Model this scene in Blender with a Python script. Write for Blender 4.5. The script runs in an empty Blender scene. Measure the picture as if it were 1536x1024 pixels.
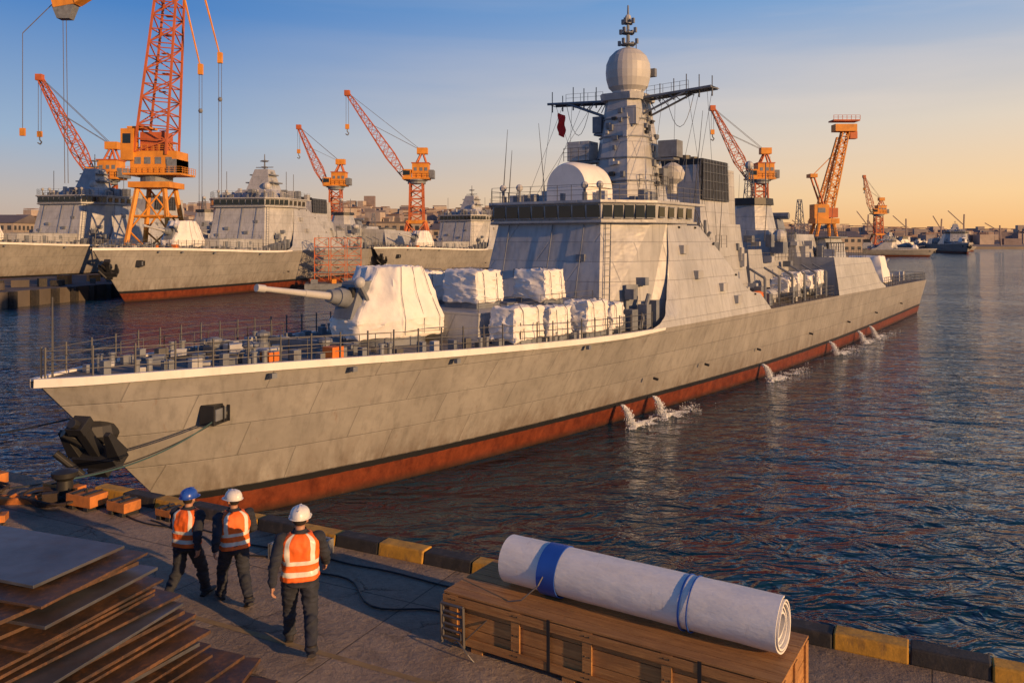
import bpy, math, random, bmesh
from mathutils import Vector, Matrix, noise
random.seed(7)
R=random.uniform
sc=bpy.context.scene
CAMH=9.1
QZ=3.5   # quay level above the water

# ------------------------------------------------------------------ materials
def nt(m):
    m.use_nodes=True
    t=m.node_tree
    return t,t.nodes,t.links,t.nodes['Principled BSDF']
def mix(N,L,fac,a,b,bt='MIX'):
    n=N.new('ShaderNodeMix'); n.data_type='RGBA'; n.blend_type=bt
    for s,v in ((0,fac),(6,a),(7,b)):
        if hasattr(v,'is_linked') or hasattr(v,'links'): L.new(v,n.inputs[s])
        elif s==0: n.inputs[0].default_value=v
        else: n.inputs[s].default_value=(*v[:3],1)
    return n.outputs[2]
def noi(N,L,vec,scale,detail=5,rough=.6,dist=0):
    n=N.new('ShaderNodeTexNoise'); n.inputs['Scale'].default_value=scale
    n.inputs['Detail'].default_value=detail; n.inputs['Roughness'].default_value=rough
    n.inputs['Distortion'].default_value=dist
    if vec is not None: L.new(vec,n.inputs['Vector'])
    return n.outputs['Fac']
def rmp(N,L,v,a,b,c=0,d=1):
    n=N.new('ShaderNodeMapRange'); L.new(v,n.inputs[0])
    n.inputs[1].default_value=a;n.inputs[2].default_value=b;n.inputs[3].default_value=c;n.inputs[4].default_value=d
    return n.outputs[0]
def mapv(N,L,vec,scale=(1,1,1),rot=(0,0,0)):
    n=N.new('ShaderNodeMapping'); L.new(vec,n.inputs[0]); n.inputs['Scale'].default_value=scale; n.inputs['Rotation'].default_value=rot
    return n.outputs[0]
def math_(N,L,op,a,b=None):
    n=N.new('ShaderNodeMath'); n.operation=op
    for i,v in enumerate((a,b)):
        if v is None: continue
        if hasattr(v,'links'): L.new(v,n.inputs[i])
        else: n.inputs[i].default_value=v
    return n.outputs[0]
def bump(N,L,h,strength,dist,P):
    b=N.new('ShaderNodeBump'); b.inputs['Strength'].default_value=strength; b.inputs['Distance'].default_value=dist
    L.new(h,b.inputs['Height']); L.new(b.outputs[0],P.inputs['Normal'])
def mat(name,col,rough=.6,metal=0,var=.15,scale=2.0,bmp=0.0,bscale=8,dirt=0.0,dirtcol=(.08,.045,.02)):
    m=bpy.data.materials.new(name); t,N,L,P=nt(m)
    tc=N.new('ShaderNodeTexCoord').outputs['Object']
    f=noi(N,L,tc,scale,6)
    f=rmp(N,L,f,.3,.7)
    c=mix(N,L,f,[x*(1-var) for x in col],[min(1,x*(1+var)) for x in col])
    if dirt>0:
        g=noi(N,L,mapv(N,L,tc,(1,1,.35)),scale*1.7,8,.7)
        g=rmp(N,L,g,.52,.75,0,dirt)
        c=mix(N,L,g,c,dirtcol)
    L.new(c,P.inputs['Base Color'])
    P.inputs['Roughness'].default_value=rough; P.inputs['Metallic'].default_value=metal
    if bmp>0: bump(N,L,noi(N,L,tc,bscale,6),.6,bmp,P)
    return m

def paint_mat(name,col,seam=.25,hull=False,sx=2.6,sz=1.25):
    m=bpy.data.materials.new(name); t,N,L,P=nt(m)
    tc=N.new('ShaderNodeTexCoord').outputs['Object']
    sep=N.new('ShaderNodeSeparateXYZ'); L.new(tc,sep.inputs[0])
    com=N.new('ShaderNodeCombineXYZ')
    ay=math_(N,L,'ADD',sep.outputs[0],math_(N,L,'MULTIPLY',sep.outputs[1],.35))
    L.new(ay,com.inputs[0]); L.new(sep.outputs[2],com.inputs[1])
    br=N.new('ShaderNodeTexBrick'); L.new(com.outputs[0],br.inputs['Vector'])
    br.inputs['Scale'].default_value=1; br.inputs['Brick Width'].default_value=sx; br.inputs['Row Height'].default_value=sz
    br.inputs['Mortar Size'].default_value=.018; br.inputs['Mortar Smooth'].default_value=.6
    br.inputs['Color1'].default_value=(1,1,1,1); br.inputs['Color2'].default_value=(.90,.90,.90,1); br.inputs['Mortar'].default_value=(1-seam,)*3+(1,)
    f=rmp(N,L,noi(N,L,tc,.45,7,.65),.3,.7)
    c=mix(N,L,f,[x*.8 for x in col],[x*1.14 for x in col])
    st=rmp(N,L,noi(N,L,mapv(N,L,tc,(2.2,2.2,.12)),1.6,5,.6),.48,.76,0,.6)
    c=mix(N,L,st,c,[x*.5 for x in col])
    ru=rmp(N,L,noi(N,L,mapv(N,L,tc,(3,3,.35)),1.1,9,.75),.61,.76,0,.65)
    c=mix(N,L,ru,c,(.22,.10,.045))
    c=mix(N,L,1.0,c,br.outputs['Color'],'MULTIPLY')
    if hull:
        z=sep.outputs[2]
        gr=math_(N,L,'MULTIPLY',rmp(N,L,z,1.0,2.6,.65,0),rmp(N,L,noi(N,L,mapv(N,L,tc,(1.5,1.5,.3)),1.2,7,.7),.33,.62))
        c=mix(N,L,gr,c,(.11,.075,.05))
        wob=math_(N,L,'ADD',z,math_(N,L,'MULTIPLY',math_(N,L,'SUBTRACT',noi(N,L,tc,3,4),.5),.06))
        blk=math_(N,L,'LESS_THAN',wob,1.1); red=math_(N,L,'LESS_THAN',wob,.86)
        c=mix(N,L,blk,c,(.018,.018,.02))
        rf=rmp(N,L,noi(N,L,mapv(N,L,tc,(1,1,.5)),2.2,9,.75),.35,.7)
        rc=mix(N,L,rf,(.09,.020,.010),(.23,.055,.022))
        wf=rmp(N,L,wob,.03,.35,.9,0)
        rc=mix(N,L,wf,rc,(.035,.024,.018))
        c=mix(N,L,red,c,rc)
    L.new(c,P.inputs['Base Color'])
    P.inputs['Roughness'].default_value=.38
    h=math_(N,L,'ADD',math_(N,L,'MULTIPLY',br.outputs['Fac'],-.35),noi(N,L,mapv(N,L,tc,(.6,.6,.9)),.9,3))
    bump(N,L,h,.6,.09,P)
    return m

M_hull=paint_mat('hull_paint',(.33,.32,.305),.3,True,3.4,1.1)
M_paint=paint_mat('superstructure_paint',(.43,.44,.45),.25,False,1.9,1.0)
M_dark=mat('grey_equipment',(.17,.19,.22),.55,0,.25,1.5,.01,10,.4)
M_black=mat('black_panels',(.02,.021,.024),.5)
M_cloth=mat('white_tarpaulin',(.78,.76,.72),.8,0,.08,1.2,.03,5,.25,(.4,.36,.3))
M_glass=mat('bridge_glass',(.012,.018,.02),.08)
M_rail=mat('rail_steel',(.10,.10,.10),.5)
M_orange=mat('safety_orange',(.62,.16,.02),.55,0,.2,2,0,8,.3)
M_redp=mat('red_flag',(.75,.02,.02),.7)
M_dome=mat('radome_paint',(.46,.46,.45),.5,0,.08,1,0,8,.2,(.25,.22,.2))
M_stripe=mat('gunwale_white',(.78,.76,.72),.5,0,.08,1,0,8,.25,(.3,.22,.15))
M_deck=mat('deck_nonskid',(.17,.155,.145),.8,0,.25,1.2,.01,30,.5,(.09,.06,.04))
M_lt=mat('pale_steel',(.42,.43,.44),.5,0,.1,2)
SM=[M_paint,M_dark,M_black,M_cloth,M_glass,M_rail,M_orange,M_redp,M_dome,M_hull,M_stripe,M_deck,M_lt]
PAINT,DARK,BLACK,CLOTH,GLASS,RAIL,ORANGE,RED,DOME,HULL,STRIPE,DECK,LT=range(13)

# ------------------------------------------------------------------ mesh builder
class MB:
    def __init__(s): s.v=[];s.f=[];s.m=[]
    def add(s,vs,fs,m=0):
        o=len(s.v)
        s.v.extend(tuple(p) for p in vs)
        for f in fs: s.f.append(tuple(i+o for i in f)); s.m.append(m)
    def box(s,x0,x1,y0,y1,z0,z1,m=0):
        s.add([(x0,y0,z0),(x1,y0,z0),(x1,y1,z0),(x0,y1,z0),(x0,y0,z1),(x1,y0,z1),(x1,y1,z1),(x0,y1,z1)],
              [(0,3,2,1),(4,5,6,7),(0,1,5,4),(1,2,6,5),(2,3,7,6),(3,0,4,7)],m)
    def cbox(s,c,size,m=0,rz=0,rx=0,ry=0):
        Rm=Matrix.Rotation(rz,3,'Z')@Matrix.Rotation(ry,3,'Y')@Matrix.Rotation(rx,3,'X')
        a,b,d=[k/2 for k in size]; c=Vector(c)
        vs=[c+Rm@Vector(p) for p in [(-a,-b,-d),(a,-b,-d),(a,b,-d),(-a,b,-d),(-a,-b,d),(a,-b,d),(a,b,d),(-a,b,d)]]
        s.add(vs,[(0,3,2,1),(4,5,6,7),(0,1,5,4),(1,2,6,5),(2,3,7,6),(3,0,4,7)],m)
    def prism(s,bot,top,m=0):
        n=len(bot)
        s.add(list(bot)+list(top),[tuple(range(n))[::-1],tuple(range(n,2*n))]+[(i,(i+1)%n,n+(i+1)%n,n+i) for i in range(n)],m)
    def tube(s,p0,p1,r,m=0,n=5,r1=None,cap=True):
        p0=Vector(p0);p1=Vector(p1);d=p1-p0
        if d.length<1e-6: return
        if r1 is None: r1=r
        d.normalize(); a=d.orthogonal().normalized(); b=d.cross(a)
        vs=[]
        for p,rr in ((p0,r),(p1,r1)):
            for i in range(n):
                t=2*math.pi*i/n; vs.append(p+a*math.cos(t)*rr+b*math.sin(t)*rr)
        fs=[(i,(i+1)%n,n+(i+1)%n,n+i) for i in range(n)]
        if cap: fs+= [tuple(range(n))[::-1],tuple(range(n,2*n))]
        s.add(vs,fs,m)
    def path(s,pts,r,m=0,n=5):
        for a,b in zip(pts,pts[1:]): s.tube(a,b,r,m,n)
    def ball(s,c,r,m=0,seg=16,rings=10,sc=(1,1,1),half=False,Rm=None):
        c=Vector(c);vs=[];fs=[]
        z0=0 if half else -math.pi/2
        for j in range(rings+1):
            ph=z0+(math.pi/2-z0)*j/rings
            for i in range(seg):
                t=2*math.pi*i/seg
                p=Vector((r*sc[0]*math.cos(ph)*math.cos(t),r*sc[1]*math.cos(ph)*math.sin(t),r*sc[2]*math.sin(ph)))
                if Rm: p=Rm@p
                vs.append(c+p)
        for j in range(rings):
            for i in range(seg):
                fs.append((j*seg+i,j*seg+(i+1)%seg,(j+1)*seg+(i+1)%seg,(j+1)*seg+i))
        s.add(vs,fs,m)
    def drop(s,c,r,k=1,m=0):
        x,y,z=c
        s.add([(x+r,y,z),(x,y+r,z),(x-r,y,z),(x,y-r,z),(x,y,z+r*k),(x,y,z-r*k)],[(0,1,4),(1,2,4),(2,3,4),(3,0,4),(1,0,5),(2,1,5),(3,2,5),(0,3,5)],m)
    def lathe(s,c,prof,m=0,seg=20):
        vs=[];fs=[];c=Vector(c)
        for r,z in prof:
            for i in range(seg):
                t=2*math.pi*i/seg; vs.append(c+Vector((r*math.cos(t),r*math.sin(t),z)))
        for j in range(len(prof)-1):
            for i in range(seg): fs.append((j*seg+i,j*seg+(i+1)%seg,(j+1)*seg+(i+1)%seg,(j+1)*seg+i))
        fs.append(tuple(range(seg))[::-1]); fs.append(tuple(range((len(prof)-1)*seg,len(prof)*seg)))
        s.add(vs,fs,m)
    def lattice(s,p0,p1,w0,w1,nb,r,m=0,side=None,wm=None,rd=None):
        p0=Vector(p0);p1=Vector(p1);d=(p1-p0).normalized()
        a=Vector(side) if side else d.orthogonal()
        a=(a-d*a.dot(d)).normalized(); b=d.cross(a); rd=rd or r*.6
        rows=[]
        for k in range(nb+1):
            t=k/nb
            w=w0+(w1-w0)*t if wm is None else (w0+(wm-w0)*min(1,t*4) if t<.25 else wm+(w1-wm)*(t-.25)/.75)
            c=p0+(p1-p0)*t
            rows.append([c+a*w/2*i+b*w/2*j for i,j in ((-1,-1),(1,-1),(1,1),(-1,1))])
        for k in range(nb):
            for q in range(4):
                s.tube(rows[k][q],rows[k+1][q],r,m,4,cap=False)
                q2=(q+1)%4
                if (k+q)%2: s.tube(rows[k][q],rows[k+1][q2],rd,m,4,cap=False)
                else: s.tube(rows[k][q2],rows[k+1][q],rd,m,4,cap=False)
                s.tube(rows[k+1][q],rows[k+1][q2],rd,m,4,cap=False)
    def rail(s,pts,h=.95,r=.02,m=0,sp=1.2,nl=3):
        for a,b in zip(pts,pts[1:]):
            a=Vector(a);b=Vector(b);n=max(1,int(round((b-a).length/sp)))
            for i in range(n+1):
                p=a.lerp(b,i/n); s.tube(p,p+Vector((0,0,h)),r,m,4)
            for k in range(1,nl+1):
                s.tube(a+Vector((0,0,h*k/nl)),b+Vector((0,0,h*k/nl)),r*.75,m,4)
    def obj(s,name,mats,parent=None,smooth=False,bevel=0,recalc=True):
        me=bpy.data.meshes.new(name); me.from_pydata(s.v,[],s.f)
        for q in mats: me.materials.append(q)
        me.polygons.foreach_set('material_index',s.m)
        bm=bmesh.new(); bm.from_mesh(me)
        if recalc: bmesh.ops.recalc_face_normals(bm,faces=bm.faces)
        bm.to_mesh(me); bm.free()
        if smooth:
            me.polygons.foreach_set('use_smooth',[True]*len(me.polygons))
            try: me.set_sharp_from_angle(angle=math.radians(38))
            except Exception: pass
        me.update()
        o=bpy.data.objects.new(name,me); sc.collection.objects.link(o)
        if parent: o.parent=parent
        if bevel:
            b=o.modifiers.new('b','BEVEL'); b.width=bevel; b.segments=2; b.limit_method='ANGLE'
        return o
def empty(name,loc=(0,0,0),rz=0,scale=1):
    e=bpy.data.objects.new(name,None); e.location=loc; e.rotation_euler=(0,0,rz); e.scale=(scale,)*3
    e.empty_display_size=.5
    sc.collection.objects.link(e); return e

def herm(tab,x):
    if x<=tab[0][0]: return tab[0][1]
    if x>=tab[-1][0]: return tab[-1][1]
    n=len(tab)
    for i in range(n-1):
        if x<=tab[i+1][0]: break
    def sl(j):
        if j==0: return (tab[1][1]-tab[0][1])/(tab[1][0]-tab[0][0])
        if j==n-1: return (tab[-1][1]-tab[-2][1])/(tab[-1][0]-tab[-2][0])
        return (tab[j+1][1]-tab[j-1][1])/(tab[j+1][0]-tab[j-1][0])
    x0,y0=tab[i];x1,y1=tab[i+1];h=x1-x0;t=(x-x0)/h;m0=sl(i)*h;m1=sl(i+1)*h
    return (2*t**3-3*t*t+1)*y0+(t**3-2*t*t+t)*m0+(-2*t**3+3*t*t)*y1+(t**3-t*t)*m1
def lin(tab,x):
    if x<=tab[0][0]: return tab[0][1]
    for (a,b),(c,d) in zip(tab,tab[1:]):
        if x<=c: return b+(d-b)*(x-a)/(c-a)
    return tab[-1][1]

def cloth(mb,bot,top,m=CLOTH,cuts=9,amp=.05,seed=0,freq=1.6,mids=None,bev=.07):
    """draped cover: stacked polygons, subdivided, rounded and wrinkled"""
    b=bmesh.new()
    rings=[bot]+(mids or [])+[top]
    n=len(bot); vv=[[b.verts.new(p) for p in r] for r in rings]
    b.faces.new(vv[0][::-1]); b.faces.new(vv[-1])
    for a,c in zip(vv,vv[1:]):
        for i in range(n): b.faces.new((a[i],a[(i+1)%n],c[(i+1)%n],c[i]))
    bmesh.ops.bevel(b,geom=list(b.edges),offset=bev,segments=1,affect='EDGES')
    bmesh.ops.triangulate(b,faces=b.faces)
    bmesh.ops.subdivide_edges(b,edges=b.edges,cuts=cuts,use_grid_fill=True)
    b.normal_update()
    for v in b.verts:
        p=v.co*freq+Vector((seed*7.3,seed*3.1,0))
        rdg=1-abs(noise.noise(Vector((p.x*2.2,p.y*2.2,p.z*.8))))*2
        rdg2=1-abs(noise.noise(Vector((p.x*1.3+5,p.y*1.3,p.z*1.6+9))))*2
        k=noise.noise(p)*.8+max(0,rdg)**4*.55+max(0,rdg2)**5*.5+noise.noise(p*5)*.2
        v.co=v.co+v.normal*amp*(k-.2)
    b.verts.ensure_lookup_table(); b.verts.index_update()
    mb.add([v.co.copy() for v in b.verts],[[v.index for v in f.verts] for f in b.faces],m)
    b.free()

# ------------------------------------------------------------------ warship
LSHIP=106
ZD=[(0,5.22),(5.5,5.2),(13.8,4.97),(21.7,4.74),(30,4.68),(60,4.65),(90,4.3),(106,4.05)]
WL=[(0,0.03),(1.7,.85),(5,1.75),(10.6,2.8),(20.2,4.0),(37.7,5.5),(53.5,5.85),(71,5.55),(102,4.73)]
DK=[(0,.06),(1.2,.85),(5.5,2.6),(13.8,4.75),(21.7,5.75),(30,6.2),(40,6.5),(60,6.7),(80,6.4),(106,5.4)]
zd=lambda s:herm(ZD,s)
bd=lambda s:herm(DK,s)
TOP=[(26.0,4.70),(27.0,4.92),(27.9,5.35),(28.6,6.1),(29.1,7.1),(29.45,8.4),(29.7,9.9),(33.6,9.9),(36,8.3),(38.5,6.35),(39.6,5.9),(41,5.75),(42.4,4.7),(58.6,4.66),(58.9,5.5),(59.3,7.7),(72.3,7.45),(73,7.1),(73.8,6.1),(75,5.15),(77,4.6)]
def s_(s,n,z): return Vector((s,-n,z))
def s0(z): return 4.6*(1-z/5.22)
def sn(s,z):
    n=bd(s)-.03-.2*(z-zd(s))
    if s<29.75:
        tz=(z-4.6)/5.5
        sa=27.6+.7*tz; na=4.95; nb=6.12-1.05*tz
        fn=na+(nb-na)*max(0,min(1,(s-sa)/(29.75-sa)))
        k=max(0,min(1,(z-5.2)/2.2)); n=n*(1-k)+(fn+.02)*k
    return n
def build_warship(parent):
    mb=MB(); NU=110; NV=16
    for sg in (1,-1):
        vs=[];fs=[]
        for i in range(NU+1):
            u=(i/NU)**1.25
            sd=u*LSHIP
            for j in range(NV+1):
                v=j/NV; z=-1.2+v*(zd(sd)+1.2)
                Lz=103.5+2.5*max(0,min(1,z/4.0))
                a=s0(z); s=a+(Lz-a)*u
                t=max(0,min(1,z/zd(s)))**1.15
                ds=s-a
                n=herm(WL,ds)*(1-t)+bd(ds)*t
                if z<0: n*=1+z*.1
                vs.append(s_(s,sg*n,z))
        for i in range(NU):
            for j in range(NV):
                k=i*(NV+1)+j; fs.append((k,k+1,k+NV+2,k+NV+1))
        mb.add(vs,fs,HULL)
        if sg==1: last=[vs[NU*(NV+1)+j] for j in range(NV+1)]
    mir=[Vector((p.x,-p.y,p.z)) for p in last]
    mb.add(last+mir,[(j,j+1,NV+2+j,NV+1+j) for j in range(NV)],HULL)
    fr0=[s_(s0(-1.2+j/NV*6.42),.03,-1.2+j/NV*6.42) for j in range(NV+1)]
    mb.add(fr0+[Vector((p.x,-p.y,p.z)) for p in fr0],[(j,j+1,NV+2+j,NV+1+j) for j in range(NV)],HULL)
    mb.obj('hull',SM,parent,smooth=True)
    mb=MB(); ss=[0.05+LSHIP*.9985*(i/120)**1.2 for i in range(121)]
    vs=[];fs=[]
    for s in ss: 
        vs+= [s_(s,bd(s)-.01,zd(s)-.03),s_(s,-bd(s)+.01,zd(s)-.03)]
    for i in range(120): fs.append((2*i,2*i+1,2*i+3,2*i+2))
    mb.add(vs,fs,DECK)
    mb.obj('deck',SM,parent)
    mb=MB()
    for sg in (1,-1):
        ps=[(i*.45)for i in range(0,62)]
        vs=[];fs=[]
        for s in ps:
            k=.035; z=zd(s); h=.21 if s<24 else .21-.12*(s-24)/4
            vs+=[s_(s-.05,sg*(bd(s)-.05),z-h),s_(s-.05,sg*(bd(s)+k),z-h+.02),s_(s-.05,sg*(bd(s)+k+.02),z+.05),s_(s-.05,sg*(bd(s)-.16),z+.05),s_(s-.05,sg*(bd(s)-.16),z-.02)]
        for i in range(len(ps)-1):
            for q in range(4): fs.append((i*5+q,i*5+q+1,i*5+q+6,i*5+q+5))
        mb.add(vs,fs,STRIPE)
    mb.obj('gunwale',SM,parent,smooth=True)
    mb=MB()
    for a,b in ((26.0,42.4),(58.6,77)):
        n=int((b-a)/.15); 
        for sg in (1,-1):
            vs=[];fs=[]
            for i in range(n+1):
                s=a+(b-a)*i/n; T=lin(TOP,s); z0=zd(s)-.02
                for j in range(9):
                    z=z0+(max(T,z0+.01)-z0)*j/8; vs.append(s_(s,sg*sn(s,z),z))
            for i in range(n):
                for j in range(8): k=i*9+j; fs.append((k,k+1,k+10,k+9))
            mb.add(vs,fs,PAINT)
    for a,b in ((29.7,42.4),(59.3,77)):
        n=int((b-a)/.25); vs=[];fs=[]
        for i in range(n+1):
            s=a+(b-a)*i/n; T=max(lin(TOP,s),zd(s)); vs+=[s_(s,sn(s,T),T),s_(s,-sn(s,T),T)]
        for i in range(n): fs.append((2*i,2*i+1,2*i+3,2*i+2))
        mb.add(vs,fs,PAINT)
    for s in (59.3,):
        T=7.7; mb.add([s_(s,sn(s,T),T),s_(s,-sn(s,T),T),s_(s-.05,-sn(s,4.6),4.6),s_(s-.05,sn(s,4.6),4.6)],[(0,1,2,3)],PAINT)
    bot=[(24.7,3.8),(27.6,4.95),(29.75,6.12)]; tp=[(26.0,3.2),(28.3,4.95),(29.75,5.07)]
    P=lambda l,z:[s_(a,b,z) for a,b in l]+[s_(a,-b,z) for a,b in l[::-1]]
    mb.prism(P(bot,4.6),P(tp,10.1),PAINT)
    b2=[(25.75,3.35),(28.15,5.2),(33.0,5.2)]
    mb.prism(P(b2,10.1),P([(25.65,3.4),(28.1,5.28),(33,5.28)],10.98),PAINT)
    mb.prism(P([(25.45,3.5),(28.0,5.4),(34.2,5.4)],10.983),P([(25.45,3.5),(28.0,5.4),(34.2,5.4)],11.13),PAINT)
    mb.prism(P([(25.6,3.45),(28.0,5.32),(33.2,5.32)],9.98),P([(25.6,3.45),(28.0,5.32),(33.2,5.32)],10.098),PAINT)
    mb.obj('superstructure',SM,parent)
    mb=MB()
    def wins(a,b,z0,z1,n,off=.04,gap=.14,m=GLASS,fr=True):
        a=Vector((a[0],-a[1]));b=Vector((b[0],-b[1]));d=(b-a);L=d.length;d.normalize()
        nr=Vector((d.y,-d.x)); c=(a+b)/2
        if nr.dot(c-Vector((36,0)))<0: nr=-nr
        for i in range(n):
            p=a+d*(L*i/n+gap/2); q=a+d*(L*(i+1)/n-gap/2)
            P4=[p-nr*.02,q-nr*.02,q+nr*off,p+nr*off]
            mb.prism([(v.x,v.y,z0) for v in P4],[(v.x,v.y,z1) for v in P4],m)
            if fr:
                for e,g in ((z0-.05,z0),(z1,z1+.05)):
                    P5=[p,q,q+nr*(off+.04),p+nr*(off+.04)]
                    mb.prism([(v.x,v.y,e) for v in P5],[(v.x,v.y,g) for v in P5],DARK)
    wins((25.72,-3.35),(25.72,3.35),10.25,10.87,8,.06,.1)
    for sg in (1,-1):
        wins((25.75,sg*3.4),(28.1,sg*5.25),10.25,10.87,5,.06,.1)
        wins((28.15,sg*5.27),(32.8,sg*5.27),10.3,10.8,4,gap=.5)
    mb.obj('bridge_windows',SM,parent)
    mb=MB()
    rz=11.13
    mb.rail([s_(25.6,-3.4,rz),s_(25.6,3.4,rz),s_(28.1,5.3,rz),s_(34,5.3,rz)],.8,.018,RAIL,.9)
    mb.rail([s_(25.6,-3.4,rz),s_(28.1,-5.3,rz),s_(34,-5.3,rz)],.8,.018,RAIL,.9)
    for k in range(22):
        a=R(26.2,31);n=R(-4.4,4.6)
        if abs(n)<1.7 : continue
        mb.cbox(s_(a+1.5,n,rz+.3),(R(.3,.6),R(.3,.6),R(.4,.9)),random.choice([DARK,PAINT,LT]))
    for k in range(9):
        n=R(-3,3.2); mb.cbox(s_(R(26,27.4),n,rz+.2),(R(.15,.35),R(.15,.35),R(.3,.7)),random.choice([DARK,BLACK,LT]))
    for n in (-3.0,-1.9,2.2,3.1):
        mb.tube(s_(26.1,n,rz),s_(26.1,n,rz+.65),.07,DARK,6); mb.ball(s_(26.1,n,rz+.8),.2,LT,8,6)
    for z in [4.9+i*.3 for i in range(17)]:
        t=(z-4.6)/5.5; a=s_(24.7+1.3*t+.12,3.8-.6*t+.22,z); b=s_(24.7+1.3*t+.42,3.8-.6*t+.36,z); mb.tube(a,b,.018,DARK,4)
    for q in (0,1):
        mb.tube(s_(24.82+.3*q,4.02+.14*q,4.6),s_(26.12+.3*q,3.42+.14*q,10.0),.022,DARK,4)
    for a,z in ((31,8.6),(32.2,7.2),(35.2,6.4),(37,5.6)): mb.cbox(s_(a,bd(a)-.2*(z-4.7),z),(.7,.4,.45),PAINT)
    for a,n,z in ((25.0,1.2,6.9),(25.1,-1.4,7.4),(25.4,2.3,8.2),(25.0,-2.6,6.6)): mb.cbox(s_(a+.15,n,z),(.2,.5,.35),DARK)
    for n in (-2.4,0.4,2.3): mb.tube(s_(24.85,n,5.9),s_(25.85,n,9.9),.03,DARK,4)
    mb.cbox(s_(26.6,4.62,6.1),(.75,.14,1.5),DARK,-.40)
    for sg in (1,-1):
        for a,n,z,w,h in ((24.6,4.9,5.1,.7,.8),(25.6,5.1,5.2,.6,1.0),(26.6,5.35,5.3,.5,1.2),(23.6,4.6,5.0,.5,.6),(27.5,5.4,5.5,.35,1.1),(26.2,4.8,6.4,.35,.5),(27.3,4.9,7.0,.4,.4)):
            mb.cbox(s_(a,sg*n,z),(w,.5,h),DARK)
        mb.tube(s_(26.2,sg*5.3,4.7),s_(26.8,sg*5.5,6.4),.12,DARK,8)
        for a in (31,33,35,37.5,40): mb.tube(s_(a,sg*(sn(a,lin(TOP,a))-.05),lin(TOP,a)-.1),s_(a,sg*(sn(a,lin(TOP,a))+.12),lin(TOP,a)-.12),.06,BLACK,6)
    mb.obj('superstructure_fittings',SM,parent)
    mb=MB()
    vs=[];fs=[];SEG=22;W=14
    for i in range(SEG+1):
        t=math.pi*i/SEG; 
        for j in range(W+1):
            q=-1+2*j/W; rr=1-.12*abs(q)**6
            vs.append(s_(29.3+1.5*q,-1.4*math.cos(t)*rr,12.0+1.42*math.sin(t)*rr))
    for i in range(SEG):
        for j in range(W): k=i*(W+1)+j; fs.append((k,k+1,k+W+2,k+W+1))
    mb.add(vs,fs,STRIPE)
    for j in (0,W):
        mb.add([vs[i*(W+1)+j] for i in range(SEG+1)],[tuple(range(SEG+1))],STRIPE)
    mb.box(27.8,30.8,-1.28,1.28,11.1,12.01,STRIPE)
    mb.obj('radar_shelter',SM,parent,smooth=True,bevel=.06)
    # main mast
    mb=MB()
    def sq(s,w,n,z): return [s_(s-w,-n,z),s_(s-w,n,z),s_(s+w,n,z),s_(s+w,-n,z)]
    mb.prism(sq(35.2,3.0,2.6,9.8),sq(35.2,2.6,2.2,11.6),PAINT)
    oc=lambda s,w,n,z,c=.45:[s_(s-w,-n+c*n,z),s_(s-w,n-c*n,z),s_(s-w+c*w,n,z),s_(s+w-c*w,n,z),s_(s+w,n-c*n,z),s_(s+w,-n+c*n,z),s_(s+w-c*w,-n,z),s_(s-w+c*w,-n,z)]
    mb.prism(oc(35.2,2.3,2.0,11.6),oc(35.1,1.35,1.15,17.6),PAINT)
    mb.prism(oc(35.1,1.5,1.3,17.6,.3),oc(35.1,1.6,1.35,18.0,.3),PAINT)
    mb.lathe(s_(35.1,0,18.0),[(.95,0),(.95,.25),(1.2,.5),(1.34,1.0),(1.38,1.45),(1.34,1.95),(1.15,2.4),(.8,2.75),(.4,2.93),(.03,3.0)],DOME,28)
    for a,n,z,w,b,h in ((34.0,-2.6,14.6,1.3,1.5,1.2),(35.6,2.6,14.6,1.0,1.2,1.0),(34.2,-1.5,16.2,.8,.6,1.0),(34.0,.9,16.6,.7,.7,1.1),(36.2,1.6,13.0,.9,.9,1.0)):
        mb.cbox(s_(a,n,z),(w,b,h),PAINT if h>1 else DARK,bd(0))
        mb.cbox(s_(a,n*.6,z-h/2-.1),(w*.9,abs(n)*1.1,.12),DARK)
    mb.rail([s_(33.2,-3.5,14.0),s_(33.2,-1.9,14.0),s_(34.8,-1.9,14.0)],.8,.02,RAIL,.5)
    mb.rail([s_(33.5,1.6,12.2),s_(36.6,2.3,12.2)],.8,.02,RAIL,.5)
    for z in (12.6,14.0,15.3,16.4):
        w=2.3-.95*(z-11.6)/6; n=2.0-.85*(z-11.6)/6
        mb.prism(oc(35.15,w+.07,n+.07,z),oc(35.15,w+.07,n+.07,z+.08),DARK)
    for k in range(14):
        z=R(12,17); n=R(-.8,.8); w=2.3-.95*(z-11.6)/6
        mb.cbox(s_(35.15-w-.08,n,z),(.2,R(.15,.4),R(.15,.4)),random.choice([DARK,LT,BLACK]))
        mb.cbox(s_(35.15+n,(2.0-.85*(z-11.6)/6)+.08,z),(R(.15,.4),.2,R(.15,.4)),random.choice([DARK,LT,BLACK]))
    for q in (0,.3): mb.tube(s_(34.9+q,2.08,11.7),s_(34.95+q,1.22,17.5),.02,DARK,4)
    for i in range(19): mb.tube(s_(34.9,2.06-.045*i,11.9+i*.3),s_(35.2,2.06-.045*i,11.9+i*.3),.014,DARK,4)
    mb.lathe(s_(37.4,1.9,12.0),[(.3,0),(.3,.6),(.7,.9),(.8,1.3),(.6,1.7),(.2,1.95)],DOME,14)
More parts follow.
